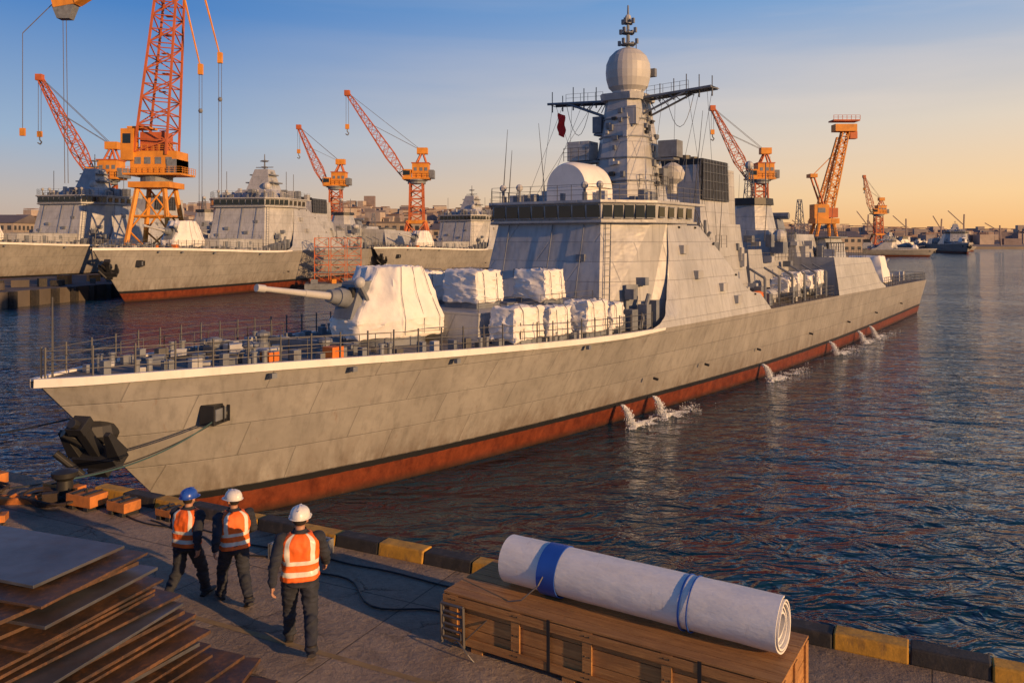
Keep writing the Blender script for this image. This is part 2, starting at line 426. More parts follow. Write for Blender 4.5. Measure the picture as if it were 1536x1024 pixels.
    for sg in (1,-1):
        for a in (34.6,35.6):
            mb.tube(s_(a,sg*.9,17.7),s_(a,sg*5.6,17.95),.085,DARK,5)
            mb.tube(s_(a,sg*.95,16.6),s_(a,sg*4.0,17.8),.07,DARK,5)
            for k in range(5): 
                n=1.2+k*.85; mb.tube(s_(a,sg*n,17.7+n*.03),s_(a,sg*(n+.4),16.7+n*.27),.03,DARK,4)
        for k in range(8): mb.tube(s_(34.6,sg*(1+k*.64),17.72+k*.03),s_(35.6,sg*(1.2+k*.64),17.72+k*.03),.03,DARK,4)
        mb.add([s_(34.6,sg*1,17.8),s_(35.6,sg*1,17.8),s_(35.6,sg*5.6,18.0),s_(34.6,sg*5.6,18.0)],[(0,1,2,3)],DARK)
        for n in (2.2,3.1,3.9,4.7,5.5):
            mb.tube(s_(35,sg*n,17.9),s_(35,sg*n,17.9+R(.5,1.2)),.03,RAIL,4); mb.tube(s_(35,sg*n,17.9),s_(35,sg*n,17.45),.05,DARK,4)
        mb.rail([s_(34.6,sg*1.5,17.85),s_(34.6,sg*4.2,17.95)],.5,.015,RAIL,.6,2)
        for n,s1,n1 in ((5.5,33,5.2),(4.7,31,5.0),(4.0,36,5.0),(5.2,39,4.2),(3.2,32,4.4),(2.4,30,3.9)):
            mb.tube(s_(35,sg*n,17.8),s_(s1,sg*n1,11.1 if s1<35 else 9.0),.013,RAIL,3)
        pts=[s_(35,sg*(2.6+1.8*t),17.8-4*t*(1-t)*2.0) for t in [i/8 for i in range(9)]]
        mb.path(pts,.02,RAIL,3)
    mb.tube(s_(35.1,0,20.9),s_(35.1,0,23.6),.13,DARK,6,.05)
    for z,w in ((21.2,.6),(21.9,.5),(22.5,.35)):
        mb.tube(s_(35.1,-w,z),s_(35.1,w,z),.05,DARK,4); mb.tube(s_(35.1-w,0,z),s_(35.1+w,0,z),.05,DARK,4)
        for a,b in ((w,0),(-w,0),(0,w),(0,-w)): mb.cbox(s_(35.1+b,a,z+.12),(.16,.16,.3),DARK)
        mb.lathe(s_(35.1,0,z-.05),[(w*.8,0),(w*.8,.05)],DARK,10)
    mb.ball(s_(35.1,0,22.85),.2,LT,8,6)
    mb.lattice(s_(36.5,0,17.9),s_(36.2,0,20.5),.5,.35,5,.03,DARK)
    mb.tube(s_(36.2,0,20.5),s_(36.2,0,21.6),.03,DARK,4)
    mb.cbox(s_(36.3,.9,19.5),(.3,.8,.5),DARK)
    f0=s_(34.4,-4.7,17.3)
    nn=9; vs=[];fs=[]
    for i in range(nn+1):
        for j in range(4):
            vs.append(f0+Vector((.14*j+.04*math.sin(i*.9+j),-.10*j*(1)+.05*math.sin(i*1.3+j),-.16*i-.05*j)))
    for i in range(nn):
        for j in range(3): k=i*4+j; fs.append((k,k+1,k+5,k+4))
    mb.add(vs,fs,RED)
    for a,n,z,h,l in ((28.5,-4.8,11.1,4.5,.3),(26.6,-3,11.1,3.0,.2),(33.5,-5,11,5.5,-.5),(33.5,5,11,5.5,.6),(38,4.6,6.5,7,.5),(47,4.5,9,6,.5),(50,-4.5,8,7,.4),(60,4.5,7.7,6,.2),(62,-3,9,6,.2),(70,-4,9.5,5,.3),(66,4,8,5,.4)):
        mb.tube(s_(a,n,z),s_(a+l,n+l*.5,z+h),.035,RAIL,4,.012)
    mb.obj('mast',SM,parent)
    # funnel group
    mb=MB()
    mb.prism(sq(43.5,4.2,3.3,4.6),sq(43.5,3.6,2.7,10.2),PAINT)
    mb.prism(sq(43.9,2.7,2.2,10.2),sq(44.2,2.2,1.7,14.2),PAINT)
    for sg in (1,-1):
        mb.add([s_(41.7,sg*2.12,11.8),s_(46.4,sg*2.12,11.8),s_(46.6,sg*1.95,14.6),s_(42.2,sg*1.95,14.6)],[(0,1,2,3)],BLACK)
        for k in range(9): mb.tube(s_(41.8+k*.57,sg*2.16,11.8),s_(42.25+k*.54,sg*2.0,14.6),.022,DARK,4)
        for k in range(5): mb.tube(s_(41.7,sg*2.15-.0,11.9+k*.6),s_(46.5,sg*2.15,11.9+k*.6),.015,DARK,4)
    mb.add([s_(41.6,-2.12,11.8),s_(41.6,2.12,11.8),s_(42.1,1.95,14.6),s_(42.1,-1.95,14.6)],[(0,1,2,3)],BLACK)
    for k in range(8): mb.tube(s_(41.57,-2+k*.57,11.8),s_(42.05,-1.85+k*.53,14.6),.022,DARK,4)
    mb.prism(sq(44.3,2.25,1.95,14.2),sq(44.3,2.25,1.95,14.62),BLACK)
    mb.prism(sq(48.2,.9,1.7,8),sq(47.9,.9,1.6,14.2),PAINT)
    for a in (43.4,44.8): mb.tube(s_(a,0,14.6),s_(a,0,15.0),.5,BLACK,12)
    for (a0,a1,n,z1) in ((47.7,51,3.4,8.4),(51.1,55,2.9,7.3),(39.5,42,4.3,8.6)):
        mb.prism([s_(a0,-n,4.6),s_(a0,n,4.6),s_(a1,n,4.6),s_(a1,-n,4.6)],[s_(a0+.2,-n+.4,z1),s_(a0+.2,n-.4,z1),s_(a1-.2,n-.4,z1),s_(a1-.2,-n+.4,z1)],PAINT)
        mb.rail([s_(a0+.3,n-.5,z1),s_(a1-.3,n-.5,z1)],.8,.02,RAIL,.8)
        mb.rail([s_(a0+.3,-n+.5,z1),s_(a1-.3,-n+.5,z1)],.8,.02,RAIL,.8)
    mb.prism(sq(57.4,2.6,2.6,4.6),sq(57.4,2.2,2.1,9.9),PAINT)
    mb.prism(oc(57.3,1.9,1.7,9.9),oc(57.3,1.5,1.3,12.0),PAINT)
    mb.prism(oc(57.3,1.75,1.5,12.0),oc(57.3,1.7,1.45,12.55),BLACK)
    for z_ in (7.5,9.2): mb.rail([s_(54.9,2.7,z_),s_(60,2.7,z_)],.8,.02,RAIL,.8)
    mb.lattice(s_(56.6,0,12.5),s_(56.6,0,15),.7,.35,4,.04,DARK)
    mb.ball(s_(56.6,0,15.3),.35,LT,10,8)
    mb.tube(s_(58.3,.8,12.5),s_(58.3,.8,15.6),.05,DARK,4)
    for sg in (1,-1):
        mb.cbox(s_(55.3,sg*2.9,8.5),(1.2,1,.9),DARK); mb.ball(s_(55.3,sg*2.9,9.4),.55,DOME,12,8)
    mb.prism(sq(63,3.2,3.0,7.5),sq(63,2.9,2.6,9.6),PAINT)
    mb.prism(sq(62,1.1,1.1,9.6),sq(62,.8,.8,10.9),DARK)
    mb.tube(s_(62,-1.6,11.2),s_(62,1.6,11.2),.3,DARK,8)
    mb.prism(sq(69.4,3.1,3.9,7.4),sq(69.4,2.8,3.4,9.3),PAINT)
    for sg in (1,-1):
        for k in range(7): mb.cbox(s_(66.9+k*.82,sg*3.72,8.4),(.5,.16,.75),LT)
        mb.cbox(s_(69.4,sg*3.64,8.4),(5.9,.12,1.0),BLACK)
    mb.prism(sq(69.4,3.3,3.9,9.3),sq(69.4,3.3,3.9,9.42),DARK)
    mb.rail([s_(66.3,3.8,9.42),s_(72.5,3.8,9.42),s_(72.5,-3.8,9.42)],.8,.02,RAIL,.9)
    mb.lattice(s_(70.5,0,9.4),s_(70.5,0,13),.8,.3,5,.04,DARK)
    for k in range(40):
        a=R(40,66); z=R(7,9.5); mb.cbox(s_(a,R(2.2,3.3)*random.choice((-1,1)),z),(R(.2,.7),R(.3,.7),R(.3,1.0)),random.choice([DARK,DARK,PAINT,LT]))
    for sg in (1,-1):
        for a,z in ((43.8,5.3),(46.4,5.3)):
            mb.ball(s_(a,sg*5.1,z),1,LT if a>44 else ORANGE,12,8,(1.2,.45,.42))
        for k in range(34):
            a=R(42.8,58.2); mb.cbox(s_(a,sg*R(3.6,5.9),4.7+R(.2,.8)),(R(.3,.9),R(.3,.7),R(.5,1.5)),random.choice([DARK,DARK,PAINT,LT]))
        for k in range(6):
            a=42.7+k*2.9; mb.tube(s_(a,sg*6.0,4.65),s_(a,sg*6.0,6.6),.09,DARK,6); mb.tube(s_(a,sg*6.0,6.6),s_(a+.2,sg*4.9,7.2),.09,DARK,6)
        for k in range(8):
            mb.tube(s_(36.5+k*.6,sg*R(2.5,4.5),9.2-k*.4),s_(36.5+k*.6,sg*R(2.5,4.5),10.3-k*.35),.1,DARK,6)
        mb.rail([s_(34,sg*4.9,9.95),s_(36,sg*4.8,8.4),s_(38.5,sg*5.3,6.4)],.9,.02,RAIL,.7)
        mb.rail([s_(59.5,sg*5.9,7.7),s_(72.2,sg*5.6,7.45)],.9,.02,RAIL,1.0)
    for k in range(14):
        mb.cbox(s_(R(60,65.5),R(-5,5),8.0),(R(.4,1.2),R(.4,1),R(.6,1.3)),random.choice([DARK,PAINT,LT]))
    for k in range(16):
        mb.cbox(s_(R(36.5,41.5),R(-4,4),8.0),(R(.4,1.2),R(.4,1),R(1.6,3.6)),random.choice([DARK,PAINT,PAINT]))
    mb.obj('aft_superstructure',SM,parent)
    # covered boxes
    mb=MB()
    def cover(s,n,z,w,b,h,seed):
        mb.box(s-w/2+.1,s+w/2-.1,-n-b/2+.1,-n+b/2-.1,z-.15,z+.1,DARK)
        p=lambda k,zz:[s_(s-w/2*k,n-b/2*k,zz),s_(s-w/2*k,n+b/2*k,zz),s_(s+w/2*k,n+b/2*k,zz),s_(s+w/2*k,n-b/2*k,zz)]
        cloth(mb,p(1.02,z+.08),p(.94,z+h),CLOTH,8,.13,seed,1.7,[p(.98,z+h*.5)],.06)
        for q in (-.25,.25):
            a=s+w*q; e=.10
            mb.path([s_(a,n-b/2-e,z+.1),s_(a,n-b/2*.9-e,z+h*.9),s_(a,n-b/2*.75,z+h+e),s_(a,n+b/2*.75,z+h+e),s_(a,n+b/2*.9+e,z+h*.9),s_(a,n+b/2+e,z+.1)],.016,DARK,4)
    cover(18.4,.9,6.25,1.9,2.0,1.5,1); cover(21.9,2.2,6.25,1.8,1.8,1.45,2)
    cover(18.4,-2.0,6.25,1.8,1.8,1.4,9)
    cover(17.0,4.35,4.98,2.2,1.3,1.4,3); cover(19.2,4.5,4.95,1.7,1.2,1.3,8); cover(21.9,4.75,4.9,2.0,1.3,1.45,4); cover(24.0,4.7,4.9,1.3,1.2,1.2,5)
    cover(18,-4.4,4.98,2.4,1.3,1.4,6); cover(22,-4.7,4.9,2.6,1.3,1.4,7)
    for sg in (1,-1):
        for k,a in enumerate((49,51.3,54.3,56.5)): cover(a,sg*5.2,5.3+.3*(k%2),1.7,1.3,1.1,10+k+sg)
    mb.obj('covered_equipment',SM,parent,smooth=True)
    mb=MB()
    mb.prism([s_(15.7,-3.3,4.7),s_(15.7,3.3,4.7),s_(25.6,3.5,4.6),s_(25.6,-3.5,4.6)],[s_(15.9,-3.2,6.1),s_(15.9,3.2,6.1),s_(25.6,3.4,6.1),s_(25.6,-3.4,6.1)],PAINT)
    for i in range(4):
        for j in range(4): mb.box(20.1+i*1.0,20.95+i*1.0,-1.6+j*.95,-.8+j*.95,6.1,6.2,DARK)
    for a in (17.2,19.8,22.3,24.6):
        mb.cbox(s_(a,3.32,5.4),(.5,.12,.9),DARK)
    mb.rail([s_(16,3.1,6.1),s_(25,3.3,6.1)],.5,.014,RAIL,1.6,2)
    mb.rail([s_(16,-3.1,6.1),s_(25,-3.3,6.1)],.5,.014,RAIL,1.6,2)
    mb.obj('missile_deckhouse',SM,parent)
    # gun
    mb=MB()
    g=13.6; z=5.02
    mb.lathe(s_(g,0,z-.1),[(1.75,0),(1.75,.35),(1.6,.4)],DARK,24)
    hx=lambda f,b,n,zz,cf=.45:[s_(g-f,-n*cf,zz),s_(g-f,n*cf,zz),s_(g-f*.35,n,zz),s_(g+b*.85,n,zz),s_(g+b,n*.7,zz),s_(g+b,-n*.7,zz),s_(g+b*.85,-n,zz),s_(g-f*.35,-n,zz)]
    cloth(mb,hx(2.05,2.1,1.72,z+.25),hx(.75,1.5,1.15,z+3.0),CLOTH,9,.10,21,1.35,[hx(2.15,2.15,1.8,z+.95)],.04)
    mb.prism([s_(g-2.25,-.5,z+1.05),s_(g-2.25,.5,z+1.05),s_(g-1.0,.6,z+1.0),s_(g-1.0,-.6,z+1.0)],[s_(g-1.7,-.5,z+2.45),s_(g-1.7,.5,z+2.45),s_(g-.7,.6,z+2.5),s_(g-.7,-.6,z+2.5)],DARK)
    for q in (-.28,.28): mb.cbox(s_(g-1.95,q,z+2.05),(.16,.22,.4),BLACK)
    b0=s_(g-1.5,0,z+1.75); dr=(s_(7.5,0,7.42)-b0).normalized()
    for t0,t1,r0,r1,m in ((0,1.0,.42,.36,DARK),(1.0,1.4,.30,.25,DARK),(1.4,2.6,.15,.135,DOME),(2.6,4.4,.12,.095,DOME),(4.4,4.75,.135,.135,DOME)):
        mb.tube(b0+dr*t0,b0+dr*t1,r0,m,16,r1)
    mb.ball(s_(g-2.0,.75,z+2.45),.22,LT,12,8); mb.tube(s_(g-1.5,.7,z+1.7),s_(g-2.0,.75,z+2.4),.09,DARK,6)
    for q in (-.6,.5,1.5):
        mb.path([s_(g+q,1.86-.05*abs(q),z+.35),s_(g+q,1.88-.04*abs(q),z+.95),s_(g+q*.8,1.52,z+2.0),s_(g+q*.6+.2,1.2,z+3.0)],.012,DARK,4)
    mb.path([s_(g-.7,1.88,z+.5),s_(g+.6,1.93,z+.55),s_(g+1.8,1.9,z+.5)],.02,DARK,4)
    mb.obj('deck_gun',SM,parent,smooth=True)
    mb=MB()
    mb.box(74.5,80,-2.2,2.2,4.4,5.6,PAINT)
    cloth(mb,[s_(76,-1.3,5.6),s_(76,1.3,5.6),s_(78.6,1.3,5.6),s_(78.6,-1.3,5.6)],[s_(76.4,-.9,7.9),s_(76.4,.9,7.9),s_(78.2,.9,7.9),s_(78.2,-.9,7.9)],CLOTH,6,.08,30,1)
    for a in (86,88.5,91): 
        mb.cbox(s_(a,3.3,4.9),(1.2,1,.9),DARK); mb.tube(s_(a,3.5,5.2),s_(a-1,3.5,6.2),.18,DARK,8)
    cloth(mb,[s_(87,-.3,4.4),s_(87,4.3,4.4),s_(91,4.3,4.4),s_(91,-.3,4.4)],[s_(87.6,.3,7.3),s_(87.6,3.6,7.3),s_(90.4,3.6,7.3),s_(90.4,.3,7.3)],CLOTH,6,.12,31,1)
    mb.tube(s_(92,3,6.2),s_(95.5,3,6.8),.16,DARK,6)
    for k in range(22): mb.cbox(s_(R(80,104),R(-4,4),4.6),(R(.4,1),R(.4,1),R(.5,1.5)),random.choice([DARK,LT,PAINT]))
    mb.tube(s_(105.3,0,4.0),s_(105.8,0,6.6),.05,RAIL,5)
    mb.obj('stern_fittings',SM,parent,smooth=True)
    mb=MB()
    for sg in (1,-1):
        pts=[s_(s,sg*(bd(s)-.12),zd(s)) for s in [0.25+i*1.0 for i in range(0,27)]]
        mb.rail(pts,.8,.018,RAIL,1.0)
        for p in pts[::1]: mb.tube(p,p+Vector((0,0,.9)),.03,RAIL,4)
        mb.rail([s_(s,sg*(bd(s)-.12),zd(s)) for s in [42.8+i*1.6 for i in range(10)]],.85,.022,RAIL,1.0)
        mb.rail([s_(s,sg*(bd(s)-.12),zd(s)) for s in [77+i*2.05 for i in range(15)]],.95,.03,RAIL,1.3)
    mb.rail([s_(105.7,-5.3,4.05),s_(105.7,5.3,4.05)],.95,.03,RAIL,1.2)
    mb.tube(s_(.5,0,5.2),s_(.5,0,7.5),.035,RAIL,5,.02)
    for sg in (1,-1):
        mb.rail([s_(s,sg*(bd(s)*.72),zd(s)-.02) for s in (3.2,5,7,9,11)],.7,.015,RAIL,.8,2)
    mb.obj('guard_rails',SM,parent)
    mb=MB()
    for sg in (1,-1):
        for k in range(30):
            s=1.8+k*.76; n=bd(s)-R(.45,.8)
            if n<.3: continue
            w=R(.2,.38);h=R(.15,.42)
            mb.cbox(s_(s,sg*n,zd(s)+h/2-.03),(w,R(.2,.35),h),random.choice([DARK,DARK,DARK,LT,RAIL]))
        for s in (2.6,5.8,10.2,14.6,19):
            n=bd(s)-.45
            for q in (-.2,.2):
                mb.tube(s_(s+q,sg*n,zd(s)-.03),s_(s+q,sg*n,zd(s)+.36),.09,DARK,8); mb.tube(s_(s+q,sg*n,zd(s)+.34),s_(s+q,sg*n,zd(s)+.4),.12,DARK,8)
        for s,n in ((6.4,1.0),(9.0,1.7)):
            mb.lathe(s_(s,sg*n,zd(s)-.03),[(.28,0),(.26,.12),(.18,.2),(.18,.36),(.28,.44),(.26,.54),(.1,.6)],DARK,12)
            mb.cbox(s_(s+.8,sg*n,zd(s)+.12),(.6,.4,.28),LT)
        mb.path([s_(4.4+i*.35,sg*.6+.02*(i%2),zd(4)+.05) for i in range(6)],.06,BLACK,5)
    mb.cbox(s_(8.2,3.0,5.35),(.5,.5,.38),ORANGE); mb.cbox(s_(6.3,2.1,5.35),(.4,.5,.3),ORANGE)
    for k in range(22):
        s=R(3.5,11.0); n=R(-.7,.7)*bd(s)
        h=R(.1,.36); mb.cbox(s_(s,n,zd(s)+h/2-.03),(R(.15,.5),R(.15,.5),h),random.choice([DARK,LT,RAIL,DARK,DARK]),R(0,1))
    mb.cbox(s_(10.4,0,5.1),(1.1,2.4,.25),DARK); mb.box(9.4,9.5,-2.6,2.6,5.0,5.45,DARK)
    mb.obj('foredeck_fittings',SM,parent,bevel=.015)
    mb=MB()
    def anchor(o,Rm,k):
        def T(x,y,z): return o+Rm@(Vector((x,y,z))*k)
        def bx(c,s):
            a=[q/2 for q in s]
            vs=[T(c[0]+i*a[0],c[1]+j*a[1],c[2]+l*a[2]) for l in(-1,1) for i,j in((-1,-1),(1,-1),(1,1),(-1,1))]
            mb.prism(vs[:4],vs[4:],BLACK)
        bx((0,0,.35),(.34,.34,1.5)); bx((0,0,-.45),(1.6,.65,.5)); bx((0,0,1.15),(.6,.6,.3)); bx((0,.0,-.8),(.7,.9,.3))
        for q in (-1,1):
            vs=[T(q*.5,-.25,-.3),T(q*1.0,-.25,-.3),T(q*1.0,.25,-.3),T(q*.5,.25,-.3)]
            vt=[T(q*.75,-.08,.8),T(q*.95,-.08,.8),T(q*.95,.08,.8),T(q*.75,.08,.8)]
            mb.prism(vs,vt,BLACK)
        mb.tube(T(0,0,1.1),T(0,.2,1.5),.16*k,BLACK,8)
    mb.lathe(s_(1.75,0,3.45),[(.55,-.25),(.66,0),(.58,.3),(.3,.45)],BLACK,14)
    anchor(s_(1.3,.75,3.2),Matrix.Rotation(math.radians(24),3,'Z')@Matrix.Rotation(math.radians(-38),3,'Y')@Matrix.Rotation(math.radians(90),3,'Z'),.85)
    mb.tube(s_(1.2,.6,3.3),s_(.55,.5,3.75),.14,BLACK,8); mb.tube(s_(.4,.35,3.2),s_(1.0,.7,2.5),.11,BLACK,8)
    for sg in (1,-1):
        zz=3.75; s=4.6
        n=1.62
        mb.cbox(s_(s,sg*n,zz),(.85,.5,.62),BLACK,sg*.40,0,0)
        mb.cbox(s_(s-.05,sg*(n+.13),zz),(.55,.4,.36),DARK,sg*.40)
        for q in range(4): mb.cbox(s_(s-.3+q*.2,sg*(n+.29),zz),(.03,.1,.5),BLACK,sg*.40)
    mb.obj('anchor_gear',SM,parent,bevel=.03)
    mb=MB()
    for sg in (1,-1):
        for s in (5.9,8.6,12.8,20.5):
            mb.cbox(s_(s,sg*(bd(s)+.06),zd(s)-.35),(.2,.16,.16),DARK); 
        for s in (27,33,41,52,63,74,88): mb.tube(s_(s,sg*(bd(s)*.93),2.2),s_(s,sg*(bd(s)*.93+.25),2.15),.07,BLACK,8)
    mb.obj('hull_fittings',SM,parent)

SHIP_ANG=math.atan2(.8141,.5807)
ship=empty('warship',(-13.2,23.0,0),SHIP_ANG)
build_warship(ship)
mb=MB()
def sq2(s,w,n,z): return [s_(s-w,-n,z),s_(s-w,n,z),s_(s+w,n,z),s_(s+w,-n,z)]
mb.prism(sq2(31.5,3.6,3.4,10.9),sq2(31.8,2.4,2.3,12.3),PAINT)
mb.prism(sq2(31.8,1.7,1.6,12.2),sq2(32,.9,.9,15.0),PAINT)
mb.prism(sq2(31.9,1.3,1.9,13.2),sq2(31.9,1.3,1.9,13.35),DARK)
mb.prism(sq2(31.9,1.0,1.5,14.2),sq2(31.9,1.0,1.5,14.35),DARK)
mb.ball(s_(30.3,1.2,12.8),.5,DOME,12,8); mb.ball(s_(33.6,-1.2,12.8),.5,DOME,12,8)
mb.tube(s_(32,0,15),s_(32,0,17.0),.12,DARK,6,.05)
for z_,w_ in ((15.3,1.2),(16.1,.6)): mb.tube(s_(32,-w_,z_),s_(32,w_,z_),.07,DARK,4); mb.cbox(s_(32,0,z_),(.6,.6,.2),DARK)
for k in range(36):
    a=R(27,36); mb.cbox(s_(a,R(-4,4),11.5),(R(.3,.9),R(.3,.9),R(.5,1.8)),random.choice([DARK,PAINT,LT,DARK]))
for k in range(14): mb.cbox(s_(R(31,33.2),R(-1.5,1.5),R(12.6,14.8)),(R(.2,.7),R(.3,.9),R(.2,.6)),random.choice([DARK,PAINT,LT,DARK]))
for a,n in ((28,-3),(34,3),(30,4)): mb.tube(s_(a,n,11),s_(a,n,14.5),.04,DARK,4)
mb.tube(s_(29.5,0,11.1),s_(29.5,0,12.2),.5,DOME,10)
bgm=mb.obj('low_mast',SM,None); lowmesh=bgm.data; bpy.data.objects.remove(bgm)
SKIP={'mast','covered_equipment','radar_shelter'}
def clone_ship(x,y,d,scale):
    e=empty('warship',(x,y,0),math.atan2(d[1],d[0]),scale)
    for c in [c for c in ship.children]:
        if c.name in SKIP: continue
        o=bpy.data.objects.new(c.name.split('.')[0],c.data); sc.collection.objects.link(o); o.parent=e
        if c.name=='aft_superstructure': o.scale=(1,1,.72); o.location=(0,0,4.6*.28)
    o=bpy.data.objects.new('low_mast',lowmesh); sc.collection.objects.link(o); o.parent=e
    return e
clone_ship(-58,115,(.2,.98),1.52)
clone_ship(-112,143,(.25,.97),1.72)
clone_ship(-31.6,190,(.45,.89),1.42)
clone_ship(232,455,(-.95,.3),.8)
clone_ship(296,540,(.3,.95),1.35)
clone_ship(335,520,(.75,.66),1.2)
clone_ship(262,640,(.9,.2),1.0)
clone_ship(420,640,(.7,.7),1.4)

# ------------------------------------------------------------------ water
m=bpy.data.materials.new('sea_water'); t,N,L,P=nt(m)
geo=N.new('ShaderNodeNewGeometry').outputs['Position']
P.inputs['Base Color'].default_value=(.003,.032,.062,1)
P.inputs['Roughness'].default_value=.04; P.inputs['IOR'].default_value=1.333
v1=mapv(N,L,geo,(1,1.6,1),(0,0,-.35))
n1=noi(N,L,v1,.25,2,.5,.7); n2=noi(N,L,v1,.75,3,.5,.9); n4=noi(N,L,v1,2.2,2,.5,.5); n3=noi(N,L,geo,.045,3,.5,0)
def ridge(x):
    return math_(N,L,'SUBTRACT',1.0,math_(N,L,'ABSOLUTE',math_(N,L,'MULTIPLY',math_(N,L,'SUBTRACT',x,.5),2.2)))
h=math_(N,L,'ADD',math_(N,L,'MULTIPLY',n1,.55),math_(N,L,'MULTIPLY',ridge(n2),.15))
h=math_(N,L,'ADD',h,math_(N,L,'MULTIPLY',n4,.05))
h=math_(N,L,'MULTIPLY',h,rmp(N,L,n3,.3,.7,.6,1.35))
bump(N,L,h,1.0,1.0,P)
mb=MB(); mb.add([(-6000,-300,0),(6000,-300,0),(6000,9000,0),(-6000,9000,0)],[(0,1,2,3)])
mb.obj('water',[m])
mb=MB(); mb.add([(-6000,-300,-6),(6000,-300,-6),(6000,9000,-6),(-6000,9000,-6)],[(0,1,2,3)])
mb.obj('seabed_ground',[mat('silt',(.04,.04,.03),.9)])

# ------------------------------------------------------------------ quay
m=bpy.data.materials.new('quay_concrete'); t,N,L,P=nt(m)
geo=N.new('ShaderNodeNewGeometry').outputs['Position']
rot=mapv(N,L,geo,(1,1,1),(0,0,math.atan2(.45,.893)))
a=rmp(N,L,noi(N,L,geo,.7,9,.68),.3,.7); b=rmp(N,L,noi(N,L,geo,9,6,.7),.3,.7)
c=mix(N,L,a,(.20,.145,.10),(.42,.325,.235)); c=mix(N,L,.35,c,mix(N,L,b,(.11,.08,.06),(.45,.36,.27)))
br=N.new('ShaderNodeTexBrick'); L.new(rot,br.inputs['Vector']); br.inputs['Scale'].default_value=1
br.inputs['Brick Width'].default_value=3.6; br.inputs['Row Height'].default_value=2.7; br.offset=0
br.inputs['Mortar Size'].default_value=.014; br.inputs['Mortar Smooth'].default_value=.4
br.inputs['Color1'].default_value=(1,1,1,1); br.inputs['Color2'].default_value=(.82,.82,.82,1); br.inputs['Mortar'].default_value=(.4,.4,.4,1)
c=mix(N,L,1.0,c,br.outputs['Color'],'MULTIPLY')
vo=N.new('ShaderNodeTexVoronoi'); vo.feature='DISTANCE_TO_EDGE'; vo.inputs['Scale'].default_value=.4
wob=N.new('ShaderNodeTexNoise'); wob.inputs['Scale'].default_value=1.1; wob.inputs['Detail'].default_value=9; wob.inputs['Roughness'].default_value=.7; L.new(geo,wob.inputs['Vector'])
L.new(mix(N,L,.9,geo,wob.outputs['Color'],'ADD'),vo.inputs['Vector'])
cr=math_(N,L,'MULTIPLY',rmp(N,L,vo.outputs['Distance'],.0,.006,1,0),rmp(N,L,noi(N,L,geo,.6,3),.45,.55,0,1))
c=mix(N,L,math_(N,L,'MULTIPLY',cr,.7),c,(.05,.045,.04))
stn=rmp(N,L,noi(N,L,geo,.45,8,.7,.5),.52,.7,0,.7)
c=mix(N,L,stn,c,(.085,.06,.04))
L.new(c,P.inputs['Base Color']); L.new(rmp(N,L,a,0,1,.6,.9),P.inputs['Roughness'])
hh=math_(N,L,'SUBTRACT',math_(N,L,'ADD',b,math_(N,L,'MULTIPLY',a,1.8)),math_(N,L,'ADD',cr,math_(N,L,'MULTIPLY',br.outputs['Fac'],2)))
bump(N,L,hh,.9,.03,P)
M_conc=m
ED=Vector((.893,-.450,0)); EW=Vector((-.450,-.893,0)); E0=Vector((-7.65,17.95,0))
def Q(t,w,z=QZ): return E0+ED*t+EW*w+Vector((0,0,z))
mb=MB()
mb.prism([Q(-70,0,-6),Q(60,0,-6),Q(60,60,-6),Q(-70,60,-6)],[Q(-70,0),Q(60,0),Q(60,60),Q(-70,60)])
mb.obj('quay',[M_conc],bevel=.06)
M_yel=mat('kerb_yellow',(.52,.27,.03),.7,0,.3,4,.01,20,.9,(.08,.06,.05))
M_blk=mat('kerb_black',(.03,.028,.026),.75,0,.4,4,.01,20,.6,(.14,.11,.09))
mb=MB()
t=-1.5;k=0
while t<32:
    l=.95
    dz=R(-.015,.015);dw=R(-.012,.012)
    mb.prism([Q(t,.05+dw,QZ-.01),Q(t+l-.012,.05+dw,QZ-.01),Q(t+l-.012,.42+dw,QZ-.01),Q(t,.42+dw,QZ-.01)],[Q(t,.08+dw,QZ+.2+dz),Q(t+l-.012,.08+dw,QZ+.2+dz),Q(t+l-.012,.38+dw,QZ+.2+dz),Q(t,.38+dw,QZ+.2+dz)],k%2)
    t+=l;k+=1
mb.obj('kerb',[M_yel,M_blk],bevel=.025)
mb=MB(); mb.add([Q(-4,3.6,QZ+.004),Q(30,3.6,QZ+.004),Q(30,3.70,QZ+.004),Q(-4,3.70,QZ+.004)],[(0,1,2,3)])
mb.obj('painted_line',[mat('worn_line_paint',(.30,.20,.08),.8,0,.3,3,0,8,1.0,(.24,.18,.13))])
mb=MB()
def wavy(t0,t1,w0,w1,amp,seed,n=40,r=.016):
    mb.path([Q(t0+(t1-t0)*i/n,w0+(w1-w0)*i/n+amp*noise.noise(Vector((i*.13+seed,seed,0))),QZ+.02) for i in range(n+1)],r,0,6)
wavy(-2,9,.9,1.1,.5,1.1); wavy(1,8.6,1.2,1.9,.7,5.2)
mb.obj('power_cable',[mat('cable_rubber',(.02,.02,.02),.5)],smooth=True)
mb=MB()
c=Q(4.9,1.05); rz=math.atan2(ED.y,ED.x)
for dx,dy,sx,sy in ((0,-.35,.8,.05),(0,.35,.8,.05),(-.4,0,.05,.75),(.4,0,.05,.75)):
    o=Matrix.Rotation(rz,3,'Z')@Vector((dx,dy,.13)); mb.cbox(c+o,(sx,sy,.26),0,rz)
for i in range(7):
    o=Matrix.Rotation(rz,3,'Z')@Vector((-.33+i*.11,0,.2)); mb.cbox(c+o,(.03,.68,.03),0,rz)
mb.obj('drain_frame',[mat('galvanised',(.3,.3,.28),.5,.4,.2,5)])
M_ob=mat('orange_timber',(.50,.17,.035),.7,0,.3,3,.01,14,.7,(.06,.04,.03))
